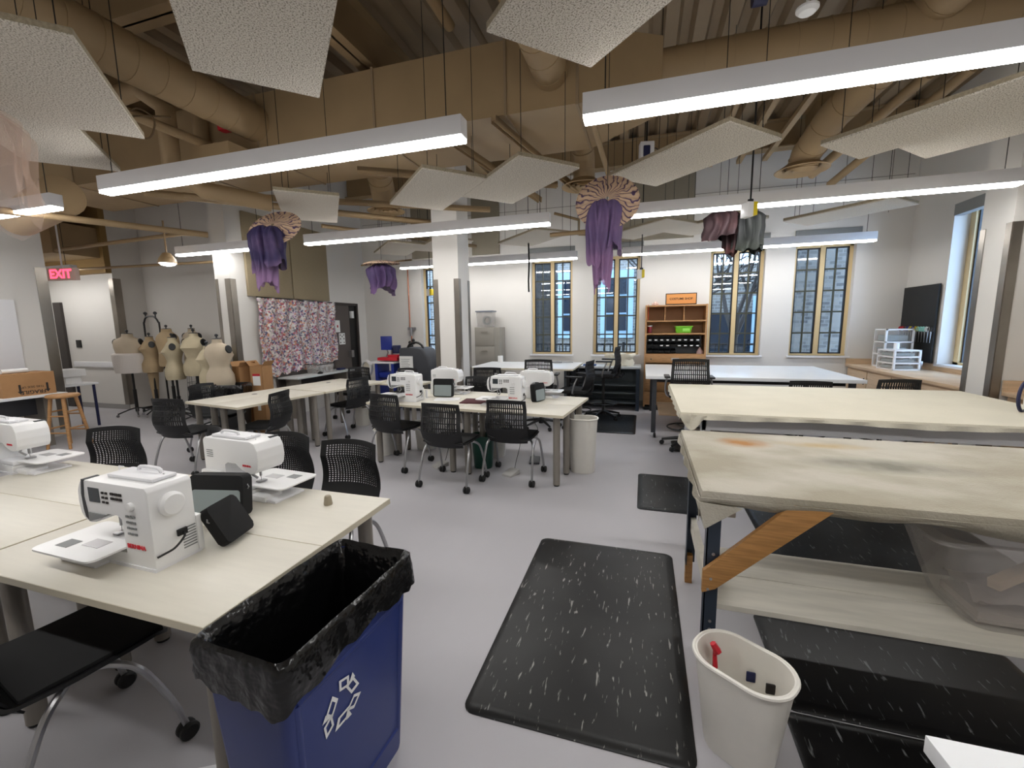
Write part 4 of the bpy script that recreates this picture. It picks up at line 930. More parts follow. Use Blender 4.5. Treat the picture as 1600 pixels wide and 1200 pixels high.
wastebasket('white waste bin far under the angled left tables', -4.4, 5.9, .28, .2, .3, bin_w, 0)
wastebasket('dark green waste bin under the centre of the middle tables', -1.71, 4.42, .26, .22, .38, green_d, 0, .78, None)
# blue recycling bin with black liner
t = thing('recycling_bin', 'tall narrow blue recycling bin at the corner of the front table', 'recycling bin', (-.98, 1.03, 0), math.radians(-3))
w, d, h = .31, .56, .76
R = lambda k, kd, z, r=.03: [(p[0], p[1], z) for p in rrect(w*k, d*kd, r, 4)]
b = MB(); b.loft([R(.72, .86, 0), R(.74, .87, .02), R(.97, .99, h-.05), R(1.02, 1.02, h-.045), R(1.02, 1.02, h), R(.96, .97, h), R(.7, .82, .02)])
b.build('bin_body', blue_bin, t)
def side_x(z): return w/2*(.74+.23*(z-.02)/(h-.07))
b = MB()
def bar(y0, z0, y1, z1, wd=.014):
    P = Vector((0, y0, z0)); Q = Vector((0, y1, z1)); n = (Q-P).normalized(); s_ = Vector((0, -n.z, n.y))*wd/2
    vs = []
    for q in (P-s_, P+s_, Q+s_, Q-s_):
        vs.append((side_x(q.z)+.0002, q.y, q.z))
    for q in (P-s_*.3, P+s_*.3, Q+s_*.3, Q-s_*.3): vs.append((side_x(q.z)+.005, q.y, q.z))
    b._add(vs, [(0, 1, 5, 4), (1, 2, 6, 5), (2, 3, 7, 6), (3, 0, 4, 7), (4, 5, 6, 7)])
for q in ((-.21, .1, -.235, .62), (.21, .1, .235, .62), (-.235, .62, .235, .62), (-.21, .1, .21, .1)): bar(*q, .02)
b.build('raised_panel', blue_bin, t)
b = MB(); LC = (-.075, .478); RR = .056
def P2(u, v): y, z = LC[0]+u, LC[1]+v; return (side_x(z)+.0035, y, z)
def outl(pts, k=.55):
    n = len(pts); c = (sum(p[0] for p in pts)/n, sum(p[1] for p in pts)/n)
    inn = [(c[0]+(p[0]-c[0])*k, c[1]+(p[1]-c[1])*k) for p in pts]
    b._add([P2(*p) for p in pts]+[P2(*p) for p in inn], [(i, (i+1) % n, n+(i+1) % n, n+i) for i in range(n)])
def quad(ca, cr, da, ln, wd, sh=0):
    cx, cy = cr*math.cos(ca), cr*math.sin(ca); c, s_ = math.cos(da), math.sin(da)
    return [(cx+x*c-y*s_, cy+x*s_+y*c) for x, y in ((-ln/2-sh, -wd/2), (ln/2-sh, -wd/2), (ln/2+sh, wd/2), (-ln/2+sh, wd/2))]
for k in range(3):
    a = 2*PI*k/3; D = math.radians
    outl(quad(D(150)+a, .05, D(58)+a, .054, .034, .006), .58)
    outl(quad(D(82)+a, .062, D(-20)+a, .044, .034, -.006), .58)
    cx, cy = .07*math.cos(D(58)+a), .07*math.sin(D(58)+a)
    b._add([P2(cx+r_*math.cos(D(t_)+a), cy+r_*math.sin(D(t_)+a)) for r_, t_ in ((.012, 50), (.012, -120), (.022, -35))], [(0, 1, 2)])
b.build('recycling_symbol', white_p, t, smooth=False, solid=.001)
b = MB(); rings = []
n_ = 96; base = rrect(1, 1, .06, 4)
def rp(u, wx, dy):
    # point on a rounded rectangle by perimeter parameter
    k = u*len(base); i = int(k) % len(base); f = k-int(k); p, q = base[i], base[(i+1) % len(base)]
    return ((p[0]*(1-f)+q[0]*f)*wx, (p[1]*(1-f)+q[1]*f)*dy)
L_ = [0]
for i in range(len(base)): p, q = base[i], base[(i+1) % len(base)]; L_.append(L_[-1]+math.hypot((p[0]-q[0])*w, (p[1]-q[1])*d))
def rs(s_, wx, dy):
    s_ = (s_ % 1)*L_[-1]; i = max(j for j in range(len(base)) if L_[j] <= s_); f = (s_-L_[i])/max(L_[i+1]-L_[i], 1e-6); p, q = base[i], base[(i+1) % len(base)]
    return ((p[0]*(1-f)+q[0]*f)*wx, (p[1]*(1-f)+q[1]*f)*dy)
prof = [(.5, .62, .1, 0), (.58, .68, .3, .3), (.7, .78, .5, 1), (.78, .84, .62, .8), (.86, .9, .72, .6), (.97, .975, .768, .3), (1.02, 1.01, .782, .3), (1.08, 1.045, .772, .3), (1.1, 1.06, .75, .6), (1.1, 1.06, .72, 1), (1.1, 1.06, .69, 1), (1.1, 1.06, .655, 1)]
for kx, ky, z, am in prof:
    rg = []
    for i in range(n_*2):
        s_ = i/(n_*2); x, y = rs(s_, w*kx, d*ky)
        nz = noise.noise(Vector((x*14, y*14, z*26+3)))*.012*am+noise.noise(Vector((x*40, y*40, z*60)))*.005*am
        l = math.hypot(x, y) or 1; zz = z+noise.noise(Vector((x*9, y*9, 7)))*.018*am
        if z < .66 and kx > 1: zz += .02*math.sin(s_*17)+.02*noise.noise(Vector((x*20, y*20, 1)))
        rg.append((x*(1+nz/l*1), y*(1+nz/l), zz))
    rings.append(rg)
b.loft(rings, cap=False); b._add(rings[0], [tuple(range(len(rings[0])))]); o = b.build('bin_liner', bag); o.location = t.location; o.rotation_euler = t.rotation_euler
tag(o, 'crumpled black bin liner draped over the blue recycling bin', 'bin liner')

# ------------------------------------------------------------------ dress forms
def dress_form(label, x, y, ztop, hgt, wid, deg, m, male=False, wrap=False, cage=False, legform=False, neck=.07, group='cream dress forms in the alcove'):
    t = thing('dress_form', label, 'dress form', (x, y, 0), math.radians(deg), group)
    ztop += .04; z0 = ztop-hgt; W2 = wid/2*1.03
    if male: secs = [(0, .82, .58), (.1, .87, .6), (.33, .8, .55), (.45, .82, .56), (.64, .96, .62), (.77, 1.0, .56), (.84, .93, .45), (.885, .6, .38), (.915, .38, .34), (.93, .33, .32), (1, .31, .3)]
    else: secs = [(0, .86, .64), (.1, .95, .7), (.25, .93, .68), (.39, .7, .5), (.44, .67, .48), (.55, .78, .56), (.66, .93, .68), (.76, .96, .58), (.83, .93, .46), (.88, .66, .36), (.905, .38, .3), (.92, .31, .28), (1, .27, .26)]
    n = 28; rings = []
    for f, a, c in secs:
        rg = []
        for i in range(n):
            th = 2*PI*i/n; xx = W2*a*math.cos(th); yy = W2*c*math.sin(th)
            if not male and .6 < f < .76 and math.sin(th) < 0: yy *= 1.18
            rg.append((xx, yy, z0+hgt*f))
        rings.append(rg)
    b = MB(); b.loft(rings); b.build('torso', m, t)
    b = MB(); zc = z0+hgt*(.36 if male else .42); a_, c_ = (.79, .545) if male else (.635, .46)
    b.tube([(W2*a_*math.cos(2*PI*i/24), W2*c_*math.sin(2*PI*i/24), zc) for i in range(24)], .004, 5, closed=True); b.build('waist_tape', canvas, t)
    for sx in (-1, 1):
        b = MB(); M = T(sx*W2*.94, -.005, z0+hgt*.79) @ Ry(math.radians(sx*76)) @ Matrix.Diagonal((1, .8, 1, 1))
        b.lathe([(.001, -.02), (.058, -.02), (.062, 0), (.056, .01), (.001, .012)], M=M, n=20); b.build('arm_plate', black, t)
    b = MB(); r = W2*.3
    b.lathe([(r, ztop), (r*.9, ztop+.008), (.012, ztop+.012), (.008, ztop+.03), (.022, ztop+.045), (.024, ztop+.06), (.012, ztop+.075), (.001, ztop+.078)]); b.build('neck_cap', dark_grey, t)
    if wrap:
        b = MB(); rr = [[(W2*k*math.cos(2*PI*i/32)*1.02, W2*k*.72*math.sin(2*PI*i/32), z) for i in range(32)] for k, z in ((.98, z0-.02), (1.04, z0+.05), (1.08, z0+.2), (1.1, z0+.32), (.99, z0+.345))]
        b.loft(rr); b.build('wrap', wrap_m, t)
    if cage:
        b = MB(); rw = W2*.62
        for k in range(8): a = 2*PI*k/8; b.tube([(rw*math.cos(a), rw*math.sin(a), z0), (rw*1.25*math.cos(a), rw*1.25*math.sin(a), .22)], .003, 4)
        for k in range(6): z = z0-(z0-.22)*k/5; q = rw*(1+.25*k/5); b.tube([(q*math.cos(2*PI*i/20), q*math.sin(2*PI*i/20), z) for i in range(20)], .003, 4, closed=True)
        b.build('skirt_cage', black, t)
    if legform:
        b = MB(); b.lathe([(.05, .16), (.045, .3), (.06, .48), (.085, z0-.02)], -.06, 0); b.build('leg_form', m, t)
    b = MB(); b.cyl(0, 0, .1, z0+.02, .018); b.cyl(0, 0, .08, z0*.6, .028); b.build('pole', black, t)
    for k in range(4):
        a = PI/4+k*PI/2; c, s = math.cos(a), math.sin(a); b = MB()
        b.tube(smooth_path([(0, 0, .15), (c*.1, s*.1, .13), (c*.24, s*.24, .075), (c*.28, s*.28, .06)], 4), .012, 7); l = b.build('leg', black, t)
        b = MB(); b.lathe([(.001, -.012), (.024, -.01), (.027, 0), (.024, .01), (.001, .012)], M=T(c*.28, s*.28, .027) @ Rz(a+.5) @ Rx(PI/2), n=12); b.build('caster', silver, l)
    return t
dress_form('headless dress form at far left with a white muslin wrap around its hips', -9.15, 5.55, 1.5, .7, .52, 15, dress3, True, wrap=True)
dress_form('tan dress form with a white leg shape, second from the left', -8.82, 5.7, 1.44, .66, .44, -25, dress2, legform=True)
dress_form('tallest tan male dress form, third from the left', -8.38, 5.72, 1.58, .68, .5, -10, dress2, True)
dress_form('cream dress form half hidden left of the centre one', -7.78, 5.38, 1.43, .72, .42, -35, dress)
dress_form('cream dress form at the centre of the row, facing forward over a black cage skirt', -7.36, 5.45, 1.5, .72, .47, 0, dress, cage=True)
dress_form('cream dress form tucked behind the nearest pinkish one', -6.5, 5.0, 1.31, .62, .38, -20, dress)
dress_form('pinkish cream dress form nearest the corner guard, seen from its back', -6.1, 4.86, 1.42, .72, .45, 178, dress3)
dress_form('cream dress form at the back between the centre one and the right group', -7.3, 6.1, 1.5, .66, .42, 10, dress)
dress_form('cream dress form at the back right beside the corner guard', -6.75, 5.62, 1.5, .66, .42, 25, dress)
dress_form('cream dress form at the back behind the tall male one, only its neck showing', -8.3, 6.12, 1.58, .66, .4, 0, dress3)
t = thing('garment_stand', 'black arched garment stand rising behind the leftmost dress forms', 'garment stand', (-9.25, 6.05, 0), 0)
b = MB(); b.tube(smooth_path([(-.2, 0, .1), (-.2, 0, 1.6), (-.19, 0, 1.75), (-.12, 0, 1.85), (0, 0, 1.87), (.12, 0, 1.85), (.2, 0, 1.75), (.22, 0, 1.6), (.22, 0, .1)], 5), .016, 8); b.build('arch', black, t)
for sx in (-.13, .14): b = MB(); b.cyl(sx, 0, 1.84, 1.9, .012); b.ball((sx, 0, 1.93), .032); b.build('knob', dark_grey, t)
for sx in (-.2, .22): b = MB(); b.box(sx-.02, sx+.02, -.22, .22, .05, .09); b.ball((sx, -.2, .025), .025); b.ball((sx, .2, .025), .025); b.build('foot', black, t)

# ------------------------------------------------------------------ boxes, bench, curtain by the partition
def carton(label, x, y, w, d, h, deg, open_top=True, grp='brown cardboard boxes'):
    t = thing('cardboard_box', label, 'cardboard box', (x, y, 0), math.radians(deg), grp)
    b = MB(); k = .005
    b.box(-w/2, w/2, -d/2, -d/2+k, 0, h); b.box(-w/2, w/2, d/2-k, d/2, 0, h); b.box(-w/2, -w/2+k, -d/2, d/2, 0, h); b.box(w/2-k, w/2, -d/2, d/2, 0, h); b.box(-w/2, w/2, -d/2, d/2, 0, k); b.build('box_body', card, t, smooth=False)
    for sx in (-1, 1):
        b = MB(); b.box(0, .004, -d/2, d/2, 0, w*.45, T(sx*w/2, 0, h) @ Ry(math.radians(sx*38 if open_top else -sx*86))); b.build('flap', card, t, smooth=False)
    return t
c1 = carton('tall open cardboard box with a red and white sticker by the partition corner', -5.66, 5.18, .2, .24, 1.04, 12)
b = MB(); b.box(-.06, .06, -.1215, -.1205, .74, .92); s1 = b.build('sticker', paper, c1, smooth=False)
b = MB(); b.box(-.06, .06, -.1219, -.1214, .885, .92); b.build('red_band', red_m, s1, smooth=False)
b = MB(); b.box(-.02, .03, -.1215, -.1205, .35, .43); b.build('small_label', paper, c1, smooth=False)
carton('darker cardboard box behind the black bag, left of the stickered one', -5.95, 5.12, .2, .22, 1.03, -15)
t = thing('black_trash_can', 'black bag lined trash can behind the angled left tables', 'trash can', (-5.83, 4.8, 0), .4)
b = MB(); b.loft([[(p[0], p[1], z) for p in rrect(.42*k, .34*k, .06)] for k, z in ((.8, 0), (1, .74))]); b.build('can_body', black, t)
b = MB(); b.loft([[(p[0]*(1+.05*noise.noise(Vector((p[0]*30, p[1]*30, z*20)))), p[1]*(1+.05*noise.noise(Vector((p[0]*30, p[1]*30, z*20+5)))), z) for p in rrect(.42*k, .34*k, .06, 9)] for k, z in ((1.02, .6), (1.06, .7), (1.07, .78), (1.0, .8), (.9, .7))]); b.build('liner', bag, t)
t = thing('window_desk', 'narrow grey desk below the sequin curtain', 'desk', (0, 0, 0))
b = MB(); b.box(-6.13, -5.66, 5.9, 7.42, .72, .75, bev=.003); b.build('desktop', mat('grey white laminate', srgb(196, 200, 200), .4), t)
for y in (6.05, 7.3): b = MB(); b.box(-6.05, -5.75, y-.02, y+.02, 0, .72); b.build('leg', grey_leg, t, smooth=False)
b = MB(); b.box(-6.12, -6.09, 5.9, 7.4, .55, .82); b.build('back_rail', door_f, t, smooth=False)
t = thing('clear_tub', 'clear plastic tub of pins and notions under the sequin curtain', 'tub', (-5.92, 6.75, .75), 0)
b = MB(); b.loft([[(p[0], p[1], z) for p in rrect(a, c, .02)] for a, c, z in ((.26, .4, 0), (.3, .46, .17), (.29, .45, .17), (.25, .39, .006))]); b.build('tub_body', clear, t)
b = MB(); b.tube([(p[0], p[1], .17) for p in rrect(.31, .47, .02)], .007, 6, closed=True); b.build('rim', black, t)
b = MB()
for _ in range(26): b.ball((random.uniform(-.09, .09), random.uniform(-.16, .16), random.uniform(.02, .1)), random.uniform(.015, .028), 8)
o = b.build('notions', grey_case); o.location = t.location; tag(o, 'grey notions heaped inside the clear tub under the curtain', 'notions', kind='stuff')
b = MB(); b.lathe([(.001, 0), (.035, 0), (.04, .02), (.02, .04), (.001, .043)], M=Matrix.Diagonal((1, 1.6, 1, 1))); o = b.build('black_stapler', black); o.location = (-5.75, 6.55, .75); tag(o, 'small black rounded gadget on the desk before the clear tub', 'gadget')
b = MB(); b.box(-.05, .05, -.08, .08, 0, .04, bev=.006); o = b.build('dark_case', navy); o.location = (-5.85, 7.25, .75); tag(o, 'small dark blue box at the right end of the curtain desk', 'box')
b = MB()
def F(u, v):
    y = 5.6+1.85*u+.02*math.sin(v*11); z = 2.11-(1.2+.14*(1-u)+.03*math.sin(u*50))*v
    return (-6.075+.02*math.sin(u*46+.8*math.sin(v*5))+.015*noise.noise(Vector((u*30, v*30, 0))), y+(.02*noise.noise(Vector((v*30, u, 4))) if u in (0, 1) else 0), z)
b.grid(F, 150, 60); o = b.build('sequin_curtain', sequin, solid=.002); tag(o, 'shimmering multicoloured sequin curtain hung over the partition window', 'curtain')
b = MB(); b.tube([(-6.07, 5.6, 2.115), (-6.07, 7.45, 2.1)], .008, 6); o = b.build('curtain_rod', black); tag(o, 'thin black rod holding the sequin curtain', 'curtain rod')
t = thing('box_fan', 'round white fan standing near the brown door', 'fan', (-5.3, 7.35, 0), math.radians(-20))
b = MB(); b.lathe([(.13, -.03), (.16, -.03), (.17, 0), (.16, .03), (.13, .03)], M=T(0, 0, .78) @ Rx(PI/2), n=32, cap=False); b.build('fan_ring', white_p, t)
b = MB(); b.lathe([(.001, -.015), (.13, -.012), (.13, .0), (.001, .002)], M=T(0, 0, .78) @ Rx(PI/2), n=28); b.build('fan_guard', canvas, t)
b = MB(); b.cyl(0, 0, .02, .62, .015); b.cyl(0, 0, 0, .02, .15); b.build('stand', white_p, t)

# ------------------------------------------------------------------ back left equipment
t = thing('heat_press_stand', 'blue stand with red heat press and a blue panel near the left back wall', 'heat press', (-4.75, 7.35, 0), 0)
for x in (-.2, .16): b = MB(); b.box(x-.03, x+.03, -.2, .2, 0, .9); b.build('post', blue_m, t, smooth=False)
b = MB(); b.box(-.2, .16, -.16, .16, .62, .72); b.box(-.2, .16, -.16, .16, .15, .2); b.build('shelf', blue_m, t, smooth=False)
b = MB(); b.box(-.36, .22, -.24, .24, .9, .93, bev=.004); b.build('tray', white_m, t)
b = MB(); b.box(-.2, .24, -.15, .15, .95, 1.01, bev=.01); b.box(.0, .22, -.1, .1, 1.0, 1.06, bev=.01); b.build('press_plate', red_m, t)
b = MB(); b.box(-.17, .07, -.05, -.02, 1.15, 1.42, bev=.004); b.build('control_panel', blue_m, t)
b = MB(); b.tube([(-.1, 0, 1.0), (-.06, .02, 1.1), (-.08, 0, 1.18)], .014, 7); b.tube([(.02, .02, 1.05), (.05, .0, 1.2)], .02, 7); b.build('lever', silver, t)
b = MB(); b.box(.08, .2, -.04, .08, 1.08, 1.24, bev=.01); b.build('arm_block', navy, t)
t = thing('grey_machine', 'bulky grey covered machine with a black handle left of the column', 'machine', (-4.1, 7.35, 0), 0)
b = MB(); b.loft([[(p[0]+sx, p[1], z) for p in rrect(a, .5, .06)] for a, z, sx in ((.6, .35, 0), (.68, .8, .02), (.64, 1.02, 0), (.52, 1.17, -.06), (.4, 1.2, -.08))]); b.build('cover', mat('charcoal cover', srgb(58, 60, 66), .6), t)
b = MB(); b.box(-.3, .3, -.2, .2, 0, .35); b.build('base', dark_grey, t, smooth=False)
b = MB(); b.tube(smooth_path([(-.2, -.1, 1.19), (-.14, -.1, 1.27), (0, -.1, 1.3), (.1, -.1, 1.25), (.14, -.1, 1.17)], 5), .022, 8); b.build('handle', black, t)
b = MB(); b.box(-.28, .0, -.275, -.262, .78, 1.05); s1 = b.build('notice', paper, t, smooth=False)
b = MB()
for k in range(6): b.box(-.25, -.06-.02*(k % 3), -.2765, -.275, .99-k*.035, .998-k*.035)
b.build('printed_lines', grille_m, s1, smooth=False)
b = MB()
for k in range(5): b.ball((random.uniform(-.06, .06), random.uniform(-.03, .03), random.uniform(0, .14)), .035, 10)
b.cyl(0, 0, -1.2, .06, .02)
o = b.build('clip_lamp', black); o.location = (-4.5, 7.72, 1.2); tag(o, 'black jointed lamp head behind the grey covered machine', 'lamp')
t = thing('filing_cabinet', 'grey four drawer filing cabinet right of the white column', 'filing cabinet', (-3.3, 8.2, 0), 0)
b = MB(); b.box(0, .54, .01, .36, 0, 1.56, bev=.005); b.build('cabinet_body', mat('warm grey cabinet', srgb(140, 136, 128), .5), t)
for k in range(4):
    b = MB(); b.box(.015, .42, 0, .012, .03+k*.385, .4+k*.385, bev=.003); dr = b.build('drawer', mat('cabinet drawer', srgb(148, 143, 134), .5), t)
    b = MB(); b.box(.15, .28, -.012, 0, .3+k*.385, .325+k*.385); b.build('handle', grey_leg, dr)
t = thing('storage_tote', 'clear plastic tote with a grey lid on top of the filing cabinet', 'storage tote', (-3.1, 8.36, 1.57), 0)
b = MB(); b.loft([[(p[0], p[1], z) for p in rrect(a, .26, .02)] for a, z in ((.3, 0), (.34, .3), (.33, .3), (.29, .006))]); b.build('tote_body', clear, t)
b = MB(); b.prism(rrect(.37, .29, .02), .3, .325, 'z'); b.build('lid', mat('grey lid', srgb(110, 116, 128), .5), t)
b = MB(); b.lathe([(.09, -.03), (.09, .03), (.05, .03), (.05, -.03)], M=T(0, 0, .12) @ Rx(PI/2), cap=False); o = b.build('cable_coil', grey_case); o.location = (-3.08, 8.36, 1.58); tag(o, 'coiled grey cable inside the clear tote on the cabinet', 'cable coil')
b = MB(); b.lathe([(.001, 0), (.05, 0), (.05, .12), (.018, .12), (.018, .1), (.001, .1)]); o = b.build('paper_roll', paper); o.location = (-2.6, 7.75, .9); tag(o, 'white paper towel roll on the high back table beside the cabinet', 'paper roll')
b = MB(); b.tube([(-.22, 0, .02), (.1, .01, .02)], .02, 10); b.tube([(.1, .01, .02), (.3, .02, .02)], .012, 8); o = b.build('steam_wand', mat('grey wand', srgb(150, 150, 150), .4)); o.location = (-1.5, 7.7, .9); tag(o, 'grey rod tool lying at the back edge of the high back table', 'tool')
# steel workbench
t = thing('steel_workbench', 'grey steel workbench below the third window', 'workbench', (0, 0, 0))
b = MB(); b.box(-1.45, -.02, 8.0, 8.55, .78, .82, bev=.003); b.build('benchtop', mat('pale grey top', srgb(190, 194, 196), .4), t)
bm_ = mat('grey green steel', srgb(96, 104, 108), .5, .3)
for x in (-1.42, -.1): b = MB(); b.box(x, x+.06, 8.02, 8.5, 0, .78); b.build('leg', slate if x > -1 else bm_, t, smooth=False)
for z in (.12, .3, .45): b = MB(); b.box(-1.4, -.1, 8.1, 8.5, z, z+.025); b.build('shelf', bm_, t, smooth=False)
b = MB(); b.box(-1.38, -.1, 8.48, 8.52, .1, .78); b.build('back_panel', bm_, t, smooth=False)
b = MB(); b.box(-1.3, -1.0, 8.12, 8.4, .49, .72, bev=.005); o = b.build('metal_drawer_box', dark_grey); tag(o, 'dark metal drawer box under the steel workbench at left', 'drawer box')
b = MB()
for k in range(10): b.ball((random.uniform(-.16, .16), random.uniform(-.06, .06), random.uniform(-.08, .04)), random.uniform(.03, .06), 10)
o = b.build('motor_cluster', dark_grey); o.location = (-.5, 8.2, .69); tag(o, 'dark motor hanging under the steel workbench top', 'motor')
b = MB(); rr = []
for k, z in ((1.0, 0), (1.05, .05), (.9, .12), (1.15, .19), (1.1, .22)):
    rr.append([(.24*k*math.cos(2*PI*i/30)*(1+.08*math.sin(i*1.3)), .13*k*math.sin(2*PI*i/30)*(1+.1*math.sin(i*2.1)), z+.012*math.sin(i*1.1)) for i in range(30)])
b.loft(rr); o = b.build('canvas_bundle', canvas); o.location = (-.4, 8.2, .82); tag(o, 'cream canvas cover bundled over a machine on the steel workbench', 'canvas bundle')
b = MB(); b.box(-.12, .12, -.07, .07, 0, .025, bev=.01); o = b.build('pale_folder', mat('blue cushion', srgb(60, 84, 130), .7)); o.location = (-.95, 8.15, .82); tag(o, 'flat blue pad on the left of the steel workbench', 'pad')

# ------------------------------------------------------------------ wooden shelf unit
t = thing('shelf_unit', 'tall pine shelf unit with pigeonholes between the two right window pairs', 'shelf unit', (.03, 8.2, 0), 0)
w, dp, H = 1.04, .38, 1.92
for x in (0, w-.03): b = MB(); b.box(x, x+.03, 0, dp, .06, H); b.build('side_panel', wood_o, t, smooth=False)
b = MB(); b.box(.03, w-.03, dp-.012, dp, .06, H); b.build('back_panel', mat('pine ply', srgb(176, 132, 92), .6, var=.1, scale=3), t, smooth=False)
for z in (H-.03, 1.62, 1.39, 1.02): b = MB(); b.box(.03, w-.03, 0, dp-.01, z, z+.025); b.build('shelf', wood_o, t, smooth=False)
for x in (.33, .65): b = MB(); b.box(x, x+.018, .06, dp-.01, 1.645, 1.89); b.build('divider', wood_o, t, smooth=False)
b = MB(); b.box(.03, w-.03, -.012, .0, .88, 1.02, bev=.003); dr = b.build('drawer', wood_o, t)
for x in (.12, .9): b = MB(); b.ball((x, -.018, .95), .012, 10); b.build('knob', dark_grey, dr)
b = MB(); b.box(.47, .6, -.016, -.012, .93, .97); b.build('label_holder', silver, dr, smooth=False)
for k in range(3): b = MB(); b.box(.03, w-.03, -.012, 0, .1+k*.255, .345+k*.255, bev=.003); b.build('drawer', wood_o, t)
b = MB(); b.box(.02, w-.02, .03, dp, 0, .06); b.build('plinth', black, t, smooth=False)
n = 0
for r_i, (z, ks) in enumerate(((1.27, range(9)), (1.17, range(9)), (1.06, range(5)))):
    for k in ks:
        tr = thing('parts_bin', 'small black parts bin in the wooden shelf unit, %s row, %s' % (['top', 'middle', 'bottom'][r_i], ['first', 'second', 'third', 'fourth', 'fifth', 'sixth', 'seventh', 'eighth', 'ninth'][k]+' from left'), 'parts bin', (.125+k*.1, 8.25, z), 0, 'black parts bins in the wooden shelf unit')
        b = MB(); b.prism([(-.04, .0), (.1, .0), (.1, .075), (-.02, .05), (-.055, .04)], -.044, .044, 'x', bev=.002); b.build('bin_shell', black, tr)
        if r_i == 0 or (r_i == 1 and k > 1 and k != 4): b = MB(); b.box(-.022, .022, -.057, -.054, .015, .033); b.build('paper_label', paper, tr, smooth=False)
b = MB(); b.box(.06, 1.0, 8.36, 8.38, 1.05, 1.36); tag(b.build('louvred_rack', dark_grey, smooth=False), 'dark rack strip holding the black parts bins in the wooden unit', 'rack')
t = thing('green_basket', 'bright lime green plastic basket on the second shelf of the pine unit', 'basket', (.69, 8.34, 1.416), 0)
b = MB(); b.loft([[(p[0], p[1], z) for p in rrect(a, c, .02)] for a, c, z in ((.24, .2, 0), (.28, .24, .115), (.27, .23, .115), (.23, .19, .008))]); b.build('basket_body', lime, t)
b = MB(); b.tube([(p[0], p[1], .115) for p in rrect(.29, .25, .02)], .007, 6, closed=True); b.build('rim', lime, t)
b = MB(); b.box(-.02, .1, -.122, -.115, .03, .08, bev=.003); b.build('name_plate', mat('lime label', srgb(150, 220, 90), .5), t)
t = thing('red_jar', 'dark red jar with a white lid at the left of the second shelf', 'jar', (.115, 8.32, 1.416), 0)
b = MB(); b.cyl(0, 0, 0, .12, .04); b.build('jar_body', mat('dark red', srgb(140, 26, 34), .4), t); b = MB(); b.cyl(0, 0, .12, .14, .043); b.build('lid', white_p, t)
b = MB(); b.box(0, .012, 0, .1, 0, .28); o = b.build('orange_ruler', mat('orange', srgb(206, 90, 40), .5), smooth=False); o.location = (.075, 8.25, 1.65); tag(o, 'thin orange strip standing in the left pigeonhole', 'ruler')
t = thing('costume_shop_sign', 'dark framed orange sign reading COSTUME SHOP standing on the pine unit', 'sign', (.63, 8.28, 1.92), 0)
b = MB(); b.box(-.26, .26, 0, .02, 0, .2, bev=.004); b.build('frame', ink, t)
b = MB(); b.box(-.245, .245, -.003, .0, .015, .185); b.build('sign_board', mat('orange board', srgb(206, 138, 74), .6), t, smooth=False)
lettering('COSTUME SHOP', .052, ink, t, (0, -.0035, .1), (PI/2, 0, 0), bold=.001)
b = MB(); b.ball((0, 0, .035), .032, 12); b.ball((.04, 0, .02), .02, 10); b.ball((-.045, 0, .02), .02, 10); b.lathe([(.001, 0), (.05, 0), (.03, .012), (.001, .014)]); o = b.build('porcelain_figurine', mat('pale pink ceramic', srgb(220, 190, 180), .4)); o.location = (.2, 8.3, 1.92); tag(o, 'small pale figurine on the top left of the pine unit', 'figurine')
b = MB(); b.lathe([(.001, 0), (.06, 0), (.065, .03), (.04, .07), (.015, .1), (.001, .12)], n=5); o = b.build('folded_ornament', mat('mauve ceramic', srgb(170, 140, 136), .5)); o.location = (.97, 8.27, 1.046); tag(o, 'folded star shaped ornament at the right of the lowest open shelf', 'ornament')

# ------------------------------------------------------------------ right wall counter, pegboard, drawers
t = thing('wall_counter', 'long oak counter along the right wall under the black pegboard', 'counter', (0, 0, 0))
b = MB(); b.box(3.3, XR, 5.8, 8.58, .83, .87, bev=.003); tp = b.build('countertop', wood_l, t)
b = MB(); b.box(4.03, XR, 5.8, 8.58, .87, .96); b.box(3.3, XR, 8.56, 8.58, .87, .96); b.build('backsplash', wood_l, tp, smooth=False)
b = MB(); b.box(3.34, XR, 5.82, 8.56, .1, .83); b.build('cabinet_body', wood_l, t, smooth=False)
for k in range(4): b = MB(); b.box(3.325, 3.34, 5.84+k*.68, 5.84+k*.68+.66, .12, .8, bev=.003); dd = b.build('door', wood_l, t); b = MB(); b.box(3.31, 3.325, 5.9+k*.68, 5.91+k*.68, .6, .7); b.build('handle', dark_grey, dd)
t = thing('pier_counter', 'oak counter piece in front of the right column at the frame edge', 'counter', (0, 0, 0))
b = MB(); b.box(3.38, XR-.002, 4.4, 5.36, .85, .89, bev=.003); tp = b.build('countertop', wood_l, t)
b = MB(); b.box(3.38, XR-.002, 5.345, 5.365, .89, 1.0); b.build('backsplash', wood_l, tp, smooth=False)
b = MB(); b.box(3.42, XR-.002, 4.44, 5.34, 0, .85); b.build('cabinet_body', wood_l, t, smooth=False)
t = thing('pegboard', 'large black pegboard standing on the oak counter', 'pegboard', (0, 0, 0))
b = MB(); b.box(4.0, 4.028, 7.7, 8.55, .965, 2.1, bev=.003); b.build('board', mat('black board', srgb(20, 22, 24), .6), t)
b = MB(); b.box(3.98, 4.0, 7.7, 8.5, 1.42, 1.44); b.build('hook_rail', dark_grey, t, smooth=False)
cs = [('red', red_m), ('red', red_m), ('black', black), ('blue', blue_m), ('yellow', yellow), ('blue', blue_m), ('yellow', yellow), ('pale green', mat('mint handle', srgb(140, 200, 190), .5)), ('pale green', None), ('pale green', None), ('white', white_p), ('black', black)]
